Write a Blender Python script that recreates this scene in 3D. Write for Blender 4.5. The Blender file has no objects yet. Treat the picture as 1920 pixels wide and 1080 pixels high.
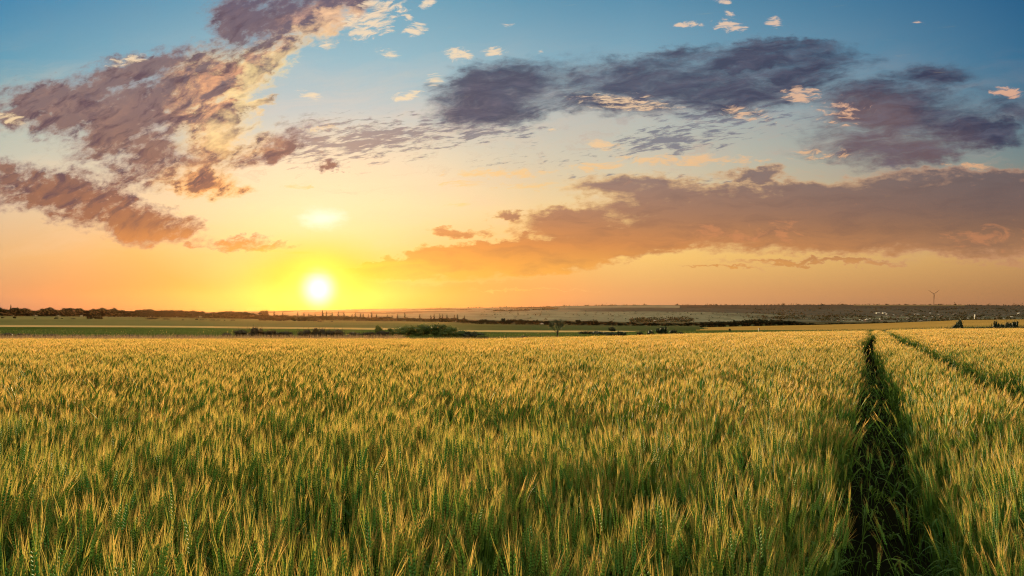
import bpy, math, random, os
import numpy as np
from mathutils import Vector, noise as mnoise

# ------------------------------------------------------------------ camera
F = 1507.0                 # focal length in photo pixels (1920 wide)
HY = 585.0                 # row of the eye-level horizon
EYE = 1.5
sc = bpy.context.scene
cam_d = bpy.data.cameras.new("camera")
cam = bpy.data.objects.new("camera", cam_d)
sc.collection.objects.link(cam)
cam.location = (0, 0, EYE)
cam.rotation_euler = (math.radians(90), 0, 0)
cam_d.sensor_width = 36.0
cam_d.lens = 36.0 * F / 1920.0
cam_d.shift_y = 45.0 / 1920.0
cam_d.clip_start = 0.05
cam_d.clip_end = 60000.0
sc.camera = cam
sc.view_settings.view_transform = 'Standard'
sc.view_settings.look = 'None'
sc.view_settings.exposure = 1.65
sc.view_settings.gamma = 1.0
sc.cycles.max_bounces = 5
sc.cycles.diffuse_bounces = 3
sc.cycles.glossy_bounces = 2
sc.cycles.transmission_bounces = 3
sc.cycles.volume_bounces = 0
sc.cycles.transparent_max_bounces = 8
sc.cycles.caustics_reflective = False
sc.cycles.caustics_refractive = False
sc.cycles.sample_clamp_indirect = 4.0
sc.cycles.use_denoising = True
sc.cycles.denoiser = 'OPENIMAGEDENOISE'
sc.cycles.denoising_input_passes = 'RGB_ALBEDO_NORMAL'
sc.cycles.denoising_prefilter = 'NONE'
sc.cycles.pixel_filter_type = 'BLACKMAN_HARRIS'
sc.cycles.filter_width = 1.15

def srgb(r, g, b, k=1.0):
    f = lambda c: ((c / 255.0) / 12.92 if c / 255.0 <= 0.04045 else ((c / 255.0 + 0.055) / 1.055) ** 2.4) * k
    return (f(r), f(g), f(b), 1.0)

# ------------------------------------------------------------------ sun
SUN_PX, SUN_PY = 597.0, 546.0
sun_dir = Vector(((SUN_PX - 960) / F, 1.0, (HY - SUN_PY) / F)).normalized()
SUN_EL = math.asin(sun_dir.z)
SUN_AZ = math.atan2(sun_dir.x, sun_dir.y)
sd = bpy.data.lights.new("sun", 'SUN')
sd.energy = 5.0
sd.angle = math.radians(0.5)
sd.color = (1.0, 0.76, 0.40)
so = bpy.data.objects.new("sun", sd)
sc.collection.objects.link(so)
LAMP_EL = math.radians(4.0)      # set above the visible disc so that the wheat tips catch the light
lamp_dir = Vector((math.sin(SUN_AZ) * math.cos(LAMP_EL), math.cos(SUN_AZ) * math.cos(LAMP_EL), math.sin(LAMP_EL)))
so.rotation_euler = (-lamp_dir).to_track_quat('-Z', 'Y').to_euler()

# ------------------------------------------------------------------ world
class S:
    """a scalar socket with arithmetic"""
    nt = None
    def __init__(self, s): self.s = s
    @staticmethod
    def m(op, *a, clamp=False):
        n = S.nt.nodes.new('ShaderNodeMath'); n.operation = op; n.use_clamp = clamp
        for i, v in enumerate(a):
            if isinstance(v, S): S.nt.links.new(v.s, n.inputs[i])
            else: n.inputs[i].default_value = v
        return S(n.outputs[0])
    def __add__(s, o): return S.m('ADD', s, o)
    __radd__ = __add__
    def __sub__(s, o): return S.m('SUBTRACT', s, o)
    def __rsub__(s, o): return S.m('SUBTRACT', o, s)
    def __mul__(s, o): return S.m('MULTIPLY', s, o)
    __rmul__ = __mul__
    def __truediv__(s, o): return S.m('DIVIDE', s, o)
    def __rtruediv__(s, o): return S.m('DIVIDE', o, s)
    def __pow__(s, o): return S.m('POWER', s, o)
    def max(s, o): return S.m('MAXIMUM', s, o)
    def min(s, o): return S.m('MINIMUM', s, o)
    def exp(s): return S.m('EXPONENT', s)
    def clamp(s): return S.m('MULTIPLY', s, 1.0, clamp=True)
    def step(s, a, b):
        n = S.nt.nodes.new('ShaderNodeMapRange'); n.interpolation_type = 'SMOOTHSTEP'
        S.nt.links.new(s.s, n.inputs[0]); n.inputs[1].default_value = a; n.inputs[2].default_value = b
        return S(n.outputs[0])
    def lin(s, a, b, c=0.0, d=1.0):
        n = S.nt.nodes.new('ShaderNodeMapRange')
        S.nt.links.new(s.s, n.inputs[0])
        for i, v in enumerate((a, b, c, d)): n.inputs[i + 1].default_value = v
        return S(n.outputs[0])
    def ramp(s, stops, lo, hi):
        n = S.nt.nodes.new('ShaderNodeValToRGB')
        t = s.lin(lo, hi); S.nt.links.new(t.s, n.inputs[0])
        e = n.color_ramp.elements
        while len(e) < len(stops): e.new(0.5)
        for k, (p, c) in enumerate(stops):
            e[k].position = (p - lo) / (hi - lo); e[k].color = srgb(*c)
        return n.outputs[0]

def mixc(f, a, b, mode='MIX'):
    n = S.nt.nodes.new('ShaderNodeMix'); n.data_type = 'RGBA'; n.blend_type = mode
    if mode != 'MIX': n.clamp_result = False
    if isinstance(f, S): S.nt.links.new(f.s, n.inputs[0])
    else: n.inputs[0].default_value = f
    for v, i in ((a, 6), (b, 7)):
        if isinstance(v, tuple): n.inputs[i].default_value = v if len(v) == 4 else srgb(*v)
        else: S.nt.links.new(v, n.inputs[i])
    return n.outputs[2]
def comb(x, y, z=0.0):
    n = S.nt.nodes.new('ShaderNodeCombineXYZ')
    for i, v in enumerate((x, y, z)):
        if isinstance(v, S): S.nt.links.new(v.s, n.inputs[i])
        else: n.inputs[i].default_value = v
    return n.outputs[0]
def fbm(vec, scale, detail=6, rough=0.55, dist=0.0, lac=2.0):
    n = S.nt.nodes.new('ShaderNodeTexNoise'); n.noise_dimensions = '3D'
    S.nt.links.new(vec, n.inputs['Vector'])
    n.inputs['Scale'].default_value = scale; n.inputs['Detail'].default_value = detail
    n.inputs['Roughness'].default_value = rough; n.inputs['Distortion'].default_value = dist
    n.inputs['Lacunarity'].default_value = lac
    return S(n.outputs[0])
def ell(vec, cx, cy, rx, ry, rot=0.0):
    """soft ellipse in hundreds of photo rows/columns: 1 at its middle, 0 at its rim"""
    m = S.nt.nodes.new('ShaderNodeMapping'); m.vector_type = 'TEXTURE'
    S.nt.links.new(vec, m.inputs[0])
    m.inputs[1].default_value = (cx / 100, cy / 100, 0)
    m.inputs[2].default_value = (0, 0, math.radians(rot))
    m.inputs[3].default_value = (rx / 100, ry / 100, 1)
    g = S.nt.nodes.new('ShaderNodeTexGradient'); g.gradient_type = 'SPHERICAL'
    S.nt.links.new(m.outputs[0], g.inputs[0])
    return S(g.outputs[1])
def blobs(vec, items):
    """union of soft ellipses, each with an optional weight"""
    r = None
    for it in items:
        e = ell(vec, *it[:5])
        if len(it) > 5: e = e * it[5]
        r = e if r is None else r.max(e)
    return r
def dome(m): return m * (2.0 - m.min(1.0))

world = bpy.data.worlds.new("World")
sc.world = world
world.use_nodes = True
nt = world.node_tree
nt.nodes.clear()
S.nt = nt
tc = nt.nodes.new('ShaderNodeTexCoord')
sx = nt.nodes.new('ShaderNodeSeparateXYZ')
nt.links.new(tc.outputs['Generated'], sx.inputs[0])
dx, dy, dz = S(sx.outputs[0]), S(sx.outputs[1]), S(sx.outputs[2])
den = S.m('ABSOLUTE', dy).max(0.15)
# azimuth and height of the direction, in hundreds of photo columns / rows
U = (dx / den) * (F / 100) + 9.60
V = HY / 100 - (dz / den) * (F / 100)
P = comb(U, V)

# --- clear sky: colour by height, for four azimuths
R0 = V.ramp([(-300, (20, 62, 108)), (0, (62, 138, 180)), (110, (92, 160, 190)), (210, (140, 178, 182)),
             (300, (196, 200, 180)), (400, (228, 200, 152)), (480, (240, 188, 118)), (545, (226, 166, 112)), (585, (206, 150, 118))], -3.0, 5.9) \
    if False else None
def vramp(stops): return V.ramp([(p / 100, c) for p, c in stops], -9.0, 6.0)
R0 = vramp([(-900, (12, 40, 80)), (-300, (34, 92, 140)), (0, (66, 138, 178)), (110, (96, 160, 186)), (210, (172, 190, 182)),
            (300, (204, 202, 182)), (390, (228, 200, 162)), (480, (232, 182, 124)), (545, (212, 152, 106)), (590, (180, 128, 104))])
R1 = vramp([(-900, (14, 44, 84)), (-300, (50, 108, 150)), (0, (112, 168, 192)), (110, (150, 192, 206)), (210, (196, 206, 204)),
            (290, (230, 218, 190)), (390, (252, 218, 164)), (470, (252, 188, 98)), (540, (240, 150, 60)), (590, (226, 126, 54))])
R2 = vramp([(-900, (12, 40, 78)), (-300, (36, 88, 130)), (0, (92, 148, 178)), (110, (128, 172, 192)), (210, (182, 190, 186)),
            (300, (208, 202, 180)), (390, (240, 212, 156)), (480, (252, 204, 118)), (545, (226, 168, 108)), (590, (204, 146, 106))])
R3 = vramp([(-900, (8, 30, 66)), (-300, (20, 66, 108)), (0, (38, 98, 140)), (110, (56, 112, 148)), (210, (92, 126, 146)),
            (300, (122, 138, 138)), (390, (170, 140, 108)), (480, (206, 158, 100)), (545, (180, 132, 88)), (590, (164, 116, 86))])
clear = mixc(U.lin(0.0, 5.2), R0, R1)
clear = mixc(U.step(6.6, 12.0), clear, R2)
clear = mixc(U.lin(12.0, 19.2), clear, R3)
# the physical sky gives part of the colour
sky = nt.nodes.new('ShaderNodeTexSky')
sky.sky_type = 'NISHITA'; sky.sun_disc = False
sky.sun_elevation = SUN_EL; sky.sun_rotation = SUN_AZ
sky.air_density = 1.0; sky.dust_density = 2.0; sky.altitude = 100
sk = mixc(1.0, sky.outputs[0], (0.10, 0.10, 0.10, 1.0), 'MULTIPLY')
clear = mixc(0.08, clear, sk)

# --- sun distance, warmth
ds = ((U - SUN_PX / 100) * (U - SUN_PX / 100) + (V - SUN_PY / 100) * (V - SUN_PY / 100)) ** 0.5
near = (ds * ds * (-1 / 6.0)).exp()            # broad warm zone
mid = (ds * (-1 / 3.6)).exp()

col = clear
# wide soft brightening above the sun
up = blobs(P, [(610, 390, 400, 190, 0)])
col = mixc(up * 0.55, col, (255, 240, 198))

# --- noise fields shared by the clouds
Pn = comb(U, V * 1.9)
warp = fbm(Pn, 0.9, 3, 0.5)
warp2 = fbm(comb(U + 7.3, V * 1.9 + 3.1), 0.9, 3, 0.5)
Pw = comb(U + (warp - 0.5) * 0.9, V * 1.9 + (warp2 - 0.5) * 0.9)
wf = fbm(Pn, 3.2, 4, 0.6)
wf2 = fbm(comb(U + 3.7, V * 1.9 + 9.1), 3.2, 4, 0.6)
Puv = comb(U + (warp - 0.5) * 0.7 + (wf - 0.5) * 0.9, V + (warp2 - 0.5) * 0.4 + (wf2 - 0.5) * 0.42)      # ellipses with uneven rims
# diagonal grain of the left cloud: long axis falls to the left
def rot(vec, deg, sxx, syy, ox=0.0):
    m = nt.nodes.new('ShaderNodeMapping'); m.vector_type = 'TEXTURE'
    nt.links.new(vec, m.inputs[0]); m.inputs[1].default_value = (ox, ox, 0)
    m.inputs[2].default_value = (0, 0, math.radians(deg)); m.inputs[3].default_value = (sxx, syy, 1)
    return m.outputs[0]
PU = comb(U + (warp - 0.5) * 0.5, V + (warp2 - 0.5) * 0.5)

def over(col, alpha, c): return mixc(alpha, col, c)

# ---- 0: faint high veil
g0 = fbm(rot(PU, -8, 3.2, 0.55), 1.1, 8, 0.62)
v0 = ((g0 - 0.47) * 4.0).clamp() * V.step(0.2, 2.4) * V.step(5.2, 4.2)
col = over(col, v0 * 0.34, mixc(U.lin(7.0, 16.0), (250, 214, 176), (176, 156, 152)))
g0b = fbm(rot(Puv, -6, 2.4, 0.42), 2.6, 7, 0.64)
v0b = ((g0b - 0.54) * 7.0).clamp() * blobs(Puv, [(1120, 215, 520, 120, -4), (700, 290, 420, 90, -6), (1500, 300, 480, 70, 0)]).step(0, .6)
col = over(col, v0b * 0.38, mixc(V.lin(1.5, 3.4), (150, 144, 158), (214, 172, 140)))

# ---- 1: thin ripple streaks in the middle
g1 = fbm(rot(comb(U + (warp - 0.5) * 0.4, V + (warp2 - 0.5) * 0.12), -9, 1.2, 0.24), 3.4, 6, 0.62, 0.0)
m1 = blobs(Puv, [(700, 262, 340, 60, -6, 1.15), (900, 250, 200, 35, -6), (600, 262, 150, 60, -15), (1260, 262, 200, 42, -8, 1.2), (1350, 215, 260, 40, 4, .9),
                 (1010, 300, 200, 25, 0, .5), (1300, 350, 330, 30, 4, .8)])
a1 = ((g1 - 0.5) * 4.5 + m1 * 1.2 - 0.50).step(0.0, 0.8) * m1.step(0.0, 0.3)
c1 = mixc(U.lin(6.0, 10.0), (148, 126, 124), (108, 108, 126))
col = over(col, a1 * 0.78, c1)

# ---- 2: low brown bank on the right
g2 = fbm(rot(Pw, -5, 1.8, 0.8), 1.2, 7, 0.60, 0.0) * 0.7 + fbm(rot(P, -5, 1.5, 0.7), 5.0, 5, 0.6) * 0.3
m2 = blobs(Puv, [(1560, 408, 560, 84, 0, 1.5), (1960, 405, 640, 100, 2, 1.7), (1130, 462, 430, 46, -10, 1.35), (880, 484, 270, 34, -8, 1.5), (730, 500, 170, 20, -4, 1.3),
                 (1080, 425, 150, 50, 0, 1.0), (850, 436, 90, 16, 0, .9), (1230, 360, 260, 45, 5, .75), (1400, 328, 100, 22, 0, .7), (950, 408, 60, 14, 0, .8),
                 (1520, 490, 250, 8, 0, .8), (1000, 545, 180, 4, 0, .5), (1350, 500, 150, 5, 0, .6)])
d2 = (g2 - 0.5) * 2.3 + dome(m2) * 1.4 - 0.40
a2 = d2.step(-0.05, 0.42) * m2.step(0.0, 0.08)
core2 = d2.step(0.05, 0.7)
body2 = mixc(U.lin(7.5, 18.5), V.ramp([(3.3, (166, 138, 126)), (4.1, (196, 138, 98)), (4.6, (232, 150, 76)), (5.1, (250, 176, 70))], 3.0, 5.4),
             V.ramp([(3.3, (112, 98, 98)), (3.9, (118, 96, 90)), (4.3, (138, 104, 84)), (4.75, (172, 124, 88)), (5.1, (206, 150, 92))], 3.0, 5.4))
t2 = fbm(rot(Pw, -4, 2.2, 0.8), 2.2, 6, 0.6)
body2 = mixc(((t2 - 0.46) * 2.2).clamp() * 0.5, body2, (96, 78, 78))
rim2 = mixc(U.lin(7.0, 18.0), (255, 205, 120), (196, 140, 110))
c2 = mixc(core2, rim2, body2)
# lit orange tufts along its underside
m2b = blobs(Puv, [(1380, 440, 200, 18, 0), (1480, 436, 60, 34, 20), (1840, 446, 110, 34, 0), (1330, 436, 60, 16, 0)])
t2b = fbm(rot(Pw, 30, 0.8, 0.5), 2.6, 5, 0.6)
c2 = mixc(((t2b - 0.5) * 5.0 + m2b * 1.6 - 0.8).clamp() * 0.38, c2, (226, 146, 96))
col = over(col, a2 * core2.lin(0, 1, 0.55, 0.97), c2)

# ---- 3: smooth slate clouds upper right
g3 = fbm(rot(PU, -7, 2.4, 0.8), 1.0, 6, 0.50, 0.0) * 0.6 + fbm(rot(PU, -7, 1.6, 0.36), 2.2, 7, 0.66) * 0.4
m3 = blobs(Puv, [(945, 175, 190, 78, -8, 1.05), (1400, 118, 300, 52, -3, 1.45), (1290, 160, 280, 60, 4, 1.2), (1500, 140, 160, 60, 0, .8), (1080, 150, 260, 60, 0, .55), (1130, 195, 260, 40, 5, .75),
                 (1700, 215, 260, 78, 8, 1.05), (1790, 235, 170, 44, 10, 1.3), (1650, 270, 210, 60, 0, .95), (1740, 145, 150, 40, 0, .55), (1880, 200, 120, 50, 20, .5)])
d3 = (g3 - 0.5) * 3.6 + dome(m3) * 1.25 - 0.42
a3 = d3.step(-0.35, 0.85) * m3.step(0.0, 0.35)
c3 = mixc(U.lin(12.0, 16.5), (70, 76, 98), (56, 60, 84))
pink3 = blobs(Puv, [(1650, 285, 260, 75, 0), (1620, 230, 160, 70, 0)])
c3 = mixc(pink3.lin(0, .6, 0, .7), c3, (120, 96, 98))
t3 = fbm(rot(PU, -6, 1.8, 0.32), 2.4, 7, 0.66)
c3 = mixc(((t3 - 0.42) * 3.0).clamp() * 0.42, c3, (124, 122, 138))
col = over(col, a3 * 0.96, c3)

# ---- 4: the big broken cloud on the left
Pl = rot(PU, -27, 1.5, 0.72)
g4 = fbm(Pl, 1.35, 8, 0.62, 0.0) * 0.70 + fbm(rot(P, -20, 1.0, 0.62), 4.6, 6, 0.62) * 0.30
off = comb(U + (warp - 0.5) * 0.5 + 0.13, V + (warp2 - 0.5) * 0.5 + 0.10)
g4b = fbm(rot(off, -27, 1.5, 0.72), 1.35, 5, 0.62, 0.0) * 0.70 + 0.15
m4 = blobs(Puv, [(560, 20, 190, 75, -10, 1.0), (460, 45, 110, 70, 30, .8), (600, 60, 75, 40, -25, .95), (420, 140, 160, 75, -20, 1.45), (500, 115, 130, 45, -30, 1.15),
                 (240, 140, 210, 48, -14, 1.0), (330, 190, 190, 80, -10, 1.2), (130, 200, 190, 72, -2, 1.55), (300, 205, 210, 90, -12, 1.3), (260, 245, 210, 62, -10, 1.15), (390, 215, 100, 105, 10, 1.1), (330, 290, 180, 62, -14, 1.1),
                 (500, 275, 130, 45, -22, .85), (420, 255, 90, 40, -20, .9), (385, 342, 100, 40, 8, 1.15), (290, 330, 80, 40, -10, .6), (100, 350, 190, 52, 8, .95), (210, 405, 230, 52, 11, 1.45), (60, 372, 140, 46, 5, 1.0),
                 (455, 455, 60, 17, -8, .95), (470, 465, 110, 10, 0, .8), (360, 460, 40, 9, 0, .7), (480, 195, 50, 22, -30, .8), (0, 320, 40, 34, 0, .8), (620, 312, 36, 16, -10, .75)])
fine = fbm(rot(Puv, -16, 1.2, 0.32), 2.6, 5, 0.65, 0.2)
ripm = ell(P, 150, 350, 330, 120, 10).clamp()
d4 = (g4 - 0.5) * 5.6 + dome(m4) * 1.6 - 0.54 + (fine - 0.5) * ripm.lin(0, 1, 0.35, 1.5)
a4 = d4.step(-0.30, 0.95) * m4.step(0.0, 0.12)
core4 = d4.step(0.05, 0.95)
body4 = V.ramp([(0.0, (104, 94, 112)), (1.3, (128, 110, 112)), (2.0, (132, 110, 110)), (2.8, (138, 108, 98)), (3.6, (138, 98, 84)), (4.2, (158, 106, 78)), (4.7, (226, 144, 76))], -0.5, 5.5)
# lit flank towards the sun: the right hand rim
litr = blobs(Puv, [(600, 60, 120, 60, -20), (500, 130, 160, 60, -25), (420, 190, 130, 130, 10), (400, 350, 130, 60, 0), (420, 240, 110, 80, 0)])
relief = ((g4b - g4) * 7.0 + 0.42).clamp()
litc = V.ramp([(0.3, (255, 206, 160)), (1.2, (255, 226, 160)), (2.4, (255, 222, 160)), (3.5, (255, 186, 104)), (4.5, (255, 200, 100))], -0.5, 5.5)
bodyl = mixc(relief * litr.lin(0, .6, 0.10, 1.0), body4, V.ramp([(0.3, (206, 160, 140)), (1.5, (232, 170, 128)), (2.6, (234, 176, 130)), (3.6, (242, 164, 90))], -0.5, 5.5))
dark4 = fbm(rot(PU, -33, 1.3, 0.42), 2.3, 6, 0.58)
bodyl = mixc(((dark4 - 0.48) * 6.0).clamp() * 0.85 * ell(P, 260, 220, 480, 260, -10).lin(0, .4), bodyl, (88, 70, 84))
c4 = mixc(core4, mixc(litr.lin(0.05, .6, .0, 1.0), (150, 124, 126), litc), bodyl)
# bright cream where the flank is thin
m7 = blobs(Puv, [(600, 66, 75, 34, -15), (530, 108, 80, 24, -25), (470, 165, 46, 60, 10), (430, 255, 70, 50, 0, .8), (640, 25, 60, 26, 0, .8)])
c4 = mixc(((g4b - 0.5) * 6.0 + (g4 - 0.5) * 2.0 + dome(m7) * 1.3 - 0.45).clamp() * m7.step(0, .3), c4, litc)
c4 = mixc((litr.lin(0.05, .6) * d4.step(1.2, 0.1)) * 0.9, c4, litc)
col = over(col, a4 * core4.lin(0, 1, 0.8, 0.98), c4)

# ---- 5: small lit puffs and flakes
m5 = blobs(P, [(690, 60, 44, 22, -8), (656, 40, 30, 22, 0), (700, 42, 60, 34, -10), (715, 12, 70, 22, 0, .9), (780, 55, 32, 17, -10), (800, 8, 26, 12, -20), (680, 62, 26, 16, 0), (728, 100, 30, 12, 10, .8), (765, 30, 16, 12, 0, .8), (862, 104, 42, 20, 15), (925, 97, 34, 12, -5), (815, 150, 26, 18, -10, .8), (762, 180, 46, 12, -8, .9),
               (580, 178, 34, 12, 15, .9), (612, 84, 20, 14, 0, .7), (950, 48, 22, 10, -10, .5), (1290, 46, 42, 8, -3), (1366, 48, 42, 17, 5), (1368, 26, 14, 12, 0, .8), (1452, 41, 28, 14, 15), (1356, 2, 24, 8, 0), (1502, 178, 48, 20, 0, 1.2), (1888, 173, 42, 14, 5, 1.3), (1722, 42, 24, 5, 5, .6),
               (1013, 98, 12, 8, 0, .5), (1130, 272, 50, 13, 5, 1.0), (1175, 192, 130, 24, 5, .75), (1035, 243, 16, 6, 0, .7), (940, 325, 150, 15, 0, .85), (870, 345, 60, 9, 0, .9), (1120, 312, 80, 14, -4, .9), (1290, 300, 200, 16, 0, .95), (1400, 215, 80, 20, 10, .6),
               (560, 350, 50, 7, 0, .9), (860, 384, 50, 6, 0, .7), (1000, 350, 120, 14, 0, .6), (1580, 210, 80, 40, 0, .45), (1540, 290, 90, 20, 0, .5), (1820, 312, 60, 12, 0, .7), (1780, 308, 20, 10, 0, .6), (240, 112, 60, 14, -8, .8), (20, 222, 50, 14, 8, 1.0), (720, 375, 30, 8, 0, .3),
               (600, 240, 60, 14, 0, .6)])
g5 = fbm(rot(Pw, -12, 1.2, 0.62), 4.2, 7, 0.66, 0.0)
a5 = ((g5 - 0.5) * 6.0 + dome(m5) * 1.6 - 0.66).step(0.0, 1.2) * m5.step(0.0, 0.2)
c5 = mixc(U.lin(8.0, 17.0), V.ramp([(0.2, (250, 222, 186)), (2.0, (250, 224, 180)), (3.3, (252, 208, 140)), (4.0, (254, 220, 140))], -0.5, 5.5),
          V.ramp([(0.2, (226, 188, 164)), (2.0, (228, 172, 140)), (3.3, (224, 172, 128))], -0.5, 5.5))
col = over(col, a5 * 0.85, c5)

# ---- 6: bright streaks and the glow round the sun
st = fbm(rot(P, -4, 1.6, 0.16), 1.4, 5, 0.6)
m6 = blobs(comb(U + (wf - 0.5) * 0.5, V + (wf2 - 0.5) * 0.2), [(604, 410, 62, 26, 0)])
col = mixc(m6.step(0.0, 0.9), col, (255, 254, 230))
col = mixc((near * 0.25 * V.step(3.4, 5.2)).clamp(), col, (255, 222, 70))
e1 = ell(P, SUN_PX, 530, 190, 105, 0)
col = mixc(e1.step(0.0, 0.9), col, (255, 200, 12))
e2 = ell(P, SUN_PX, 530, 90, 74, 0).step(0.0, 1.0)
col = mixc(e2, col, (1.05, 0.90, 0.10, 1.0))
e3 = ell(P, SUN_PX, 541, 50, 52, 0).step(0.0, 1.0) ** 1.6
col = mixc(e3, col, (1.6, 1.5, 1.2, 1.0))
st2 = blobs(P, [(560, 508, 130, 8, 3, .7), (700, 497, 150, 8, -4, .8), (500, 470, 70, 5, 0, .6), (560, 474, 40, 4, 0, .8)])
col = mixc(((st - 0.5) * 1.5 + st2 * 1.2 - 0.25).clamp() * 0.8, col, (252, 205, 60))

# unseen sky overhead and behind the camera, brightened as added fill on the wheat
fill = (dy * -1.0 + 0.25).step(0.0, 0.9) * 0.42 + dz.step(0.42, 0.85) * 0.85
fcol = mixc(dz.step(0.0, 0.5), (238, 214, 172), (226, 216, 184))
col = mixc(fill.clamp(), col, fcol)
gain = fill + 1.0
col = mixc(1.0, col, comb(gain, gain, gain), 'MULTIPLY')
# ground light from below the horizon
col = mixc(dz.step(-0.02, -0.12), col, (70, 58, 36))
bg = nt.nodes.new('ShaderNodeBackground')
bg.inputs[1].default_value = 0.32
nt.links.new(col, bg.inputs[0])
wo = nt.nodes.new('ShaderNodeOutputWorld')
nt.links.new(bg.outputs[0], wo.inputs[0])
world.cycles.sampling_method = 'MANUAL'
world.cycles.sample_map_resolution = 512
# ------------------------------------------------------------------ helpers
rng = np.random.default_rng(7)
random.seed(7)
COL = sc.collection

def tag(o, label=None, cat=None, group=None, kind=None):
    if label: o["label"] = label
    if cat: o["category"] = cat
    if group: o["group"] = group
    if kind: o["kind"] = kind
    return o
def mesh_obj(name, verts, faces, mats, parent=None, fmat=None, smooth=False, link=True):
    me = bpy.data.meshes.new(name)
    me.from_pydata([tuple(v) for v in verts], [], [tuple(f) for f in faces])
    for m in (mats if isinstance(mats, (list, tuple)) else [mats]): me.materials.append(m)
    if fmat is not None: me.polygons.foreach_set('material_index', np.asarray(fmat, np.int32))
    if smooth: me.polygons.foreach_set('use_smooth', np.ones(len(me.polygons), bool))
    me.update()
    o = bpy.data.objects.new(name, me)
    if link: COL.objects.link(o)
    if parent: o.parent = parent
    return o
def material(name):
    m = bpy.data.materials.new(name); m.use_nodes = True
    m.node_tree.nodes.clear(); S.nt = m.node_tree
    return m, m.node_tree
def out(nt, sh):
    o = nt.nodes.new('ShaderNodeOutputMaterial'); nt.links.new(sh, o.inputs[0])
def setin(nt, node, key, v):
    if isinstance(v, (int, float)): node.inputs[key].default_value = v
    elif isinstance(v, tuple): node.inputs[key].default_value = v
    elif isinstance(v, S): nt.links.new(v.s, node.inputs[key])
    else: nt.links.new(v, node.inputs[key])
def principled(nt, color, rough=0.8, spec=0.3):
    b = nt.nodes.new('ShaderNodeBsdfPrincipled')
    setin(nt, b, 'Base Color', color); setin(nt, b, 'Roughness', rough); setin(nt, b, 'Specular IOR Level', spec)
    return b.outputs[0]
def rgb(r, g, b): return (r, g, b, 1.0)
def objcoord():
    n = S.nt.nodes.new('ShaderNodeNewGeometry'); return n.outputs['Position']
def attr(name):
    n = S.nt.nodes.new('ShaderNodeAttribute'); n.attribute_name = name; return n
def leafy(name, ca, cb, tr=0.4, rough=0.6, spec=0.25, nscale=None, trc=None, vattr=True):
    """foliage: two colours mixed by per-plant and per-instance chance, part of the light passing through"""
    m, nt = material(name)
    oi = nt.nodes.new('ShaderNodeObjectInfo')
    f = S(oi.outputs['Random'])
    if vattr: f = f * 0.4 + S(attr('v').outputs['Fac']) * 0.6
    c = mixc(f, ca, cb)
    d = principled(nt, c, rough, spec)
    t = nt.nodes.new('ShaderNodeBsdfTranslucent')
    if trc: c2 = mixc(1.0, c, trc, 'MULTIPLY')
    else: c2 = c
    nt.links.new(c2, t.inputs[0])
    x = nt.nodes.new('ShaderNodeMixShader'); x.inputs[0].default_value = tr
    nt.links.new(d, x.inputs[1]); nt.links.new(t.outputs[0], x.inputs[2]); out(nt, x.outputs[0])
    return m

# ------------------------------------------------------------------ terrain
XS = [0, 240, 350, 480, 600, 730, 850, 900, 1000, 1050, 1150, 1210, 1300, 1440, 1520, 1640, 1760, 1800, 1920]
US = (np.array(XS) - 960) / F
def C(Y, py):
    Y = np.array(Y if hasattr(Y, '__len__') else [Y] * len(XS), float)
    return Y, EYE + (HY - np.array(py, float)) / F * Y
YW = np.interp(XS, [0, 900, 1200, 1450, 1650, 1920], [75, 75, 85, 95, 105, 110])
PYC = np.interp(XS, [0, 900, 1050, 1200, 1300, 1450, 1600, 1700, 1760, 1920], [637, 637, 634, 630, 627, 624, 622, 620, 618, 617])
WH = 0.88      # height of the crop
ZW = EYE + (HY - PYC) / F * YW - WH
def ys(a): return np.interp(XS, [0, 480, 730, 900, 1050, 1200, 1440, 1640, 1920], a)
K = [
 (YW, ZW),
 (YW + 14, ZW - 0.12),
 C(ys([250, 250, 245, 230, 225, 215, 200, 180, 170]), [613, 613.6, 614.2, 616, 617, 618.5, 621.5, 622.5, 623, 623, 622.5, 621.5, 619.5, 619, 619.5, 619, 616, 613.5, 613]),
 C(ys([300, 300, 295, 290, 280, 270, 330, 370, 400]), [609.4, 610.5, 611.2, 612.6, 613.8, 615, 618, 619, 619.4, 619.7, 620.3, 620.6, 614.5, 611, 609.5, 606.5, 602, 600, 599]),
 C(ys([550, 550, 540, 500, 480, 480, 560, 600, 620]), [599, 600, 600.8, 602.5, 604, 605.5, 608.5, 610, 612, 612.5, 613, 613.5, 614, 614, 614, 614, 613, 613, 613]),
 C(ys([900, 880, 850, 740, 700, 700, 760, 900, 950]), [593, 594.2, 595.5, 598.2, 600.5, 602, 604.5, 607, 608.5, 609, 610, 610.5, 610, 608, 607, 607, 606, 606, 606]),
 C(1500, [594, 594.5, 595, 596, 597, 598.5, 599.5, 600, 601, 601.5, 603, 603.5, 603.5, 603.5, 603.5, 603.5, 604, 604, 604]),
 C(2600, [590, 590, 590, 590.5, 590, 588.5, 587, 586, 584.6, 584.4, 584.3, 584.3, 584.5, 588.5, 591.5, 592, 592, 592, 592]),
 C(3400, [588, 588, 588, 587.5, 586, 584, 582, 581, 579, 577.5, 576.8, 576.6, 577.5, 581, 580, 578, 579, 579, 580]),
 C(4600, [589, 588, 586.5, 583.3, 581, 579, 577.5, 577, 575.6, 574, 572.6, 572.1, 572.2, 572.2, 571.6, 571.6, 571.7, 571.9, 573]),
 C(6000, [592, 592, 592, 588, 586, 585, 585, 585, 585, 585, 585, 585, 585, 585, 585, 585, 585, 585, 585]),
]
KY = np.array([k[0] for k in K]); KZ = np.array([k[1] for k in K])

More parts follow.
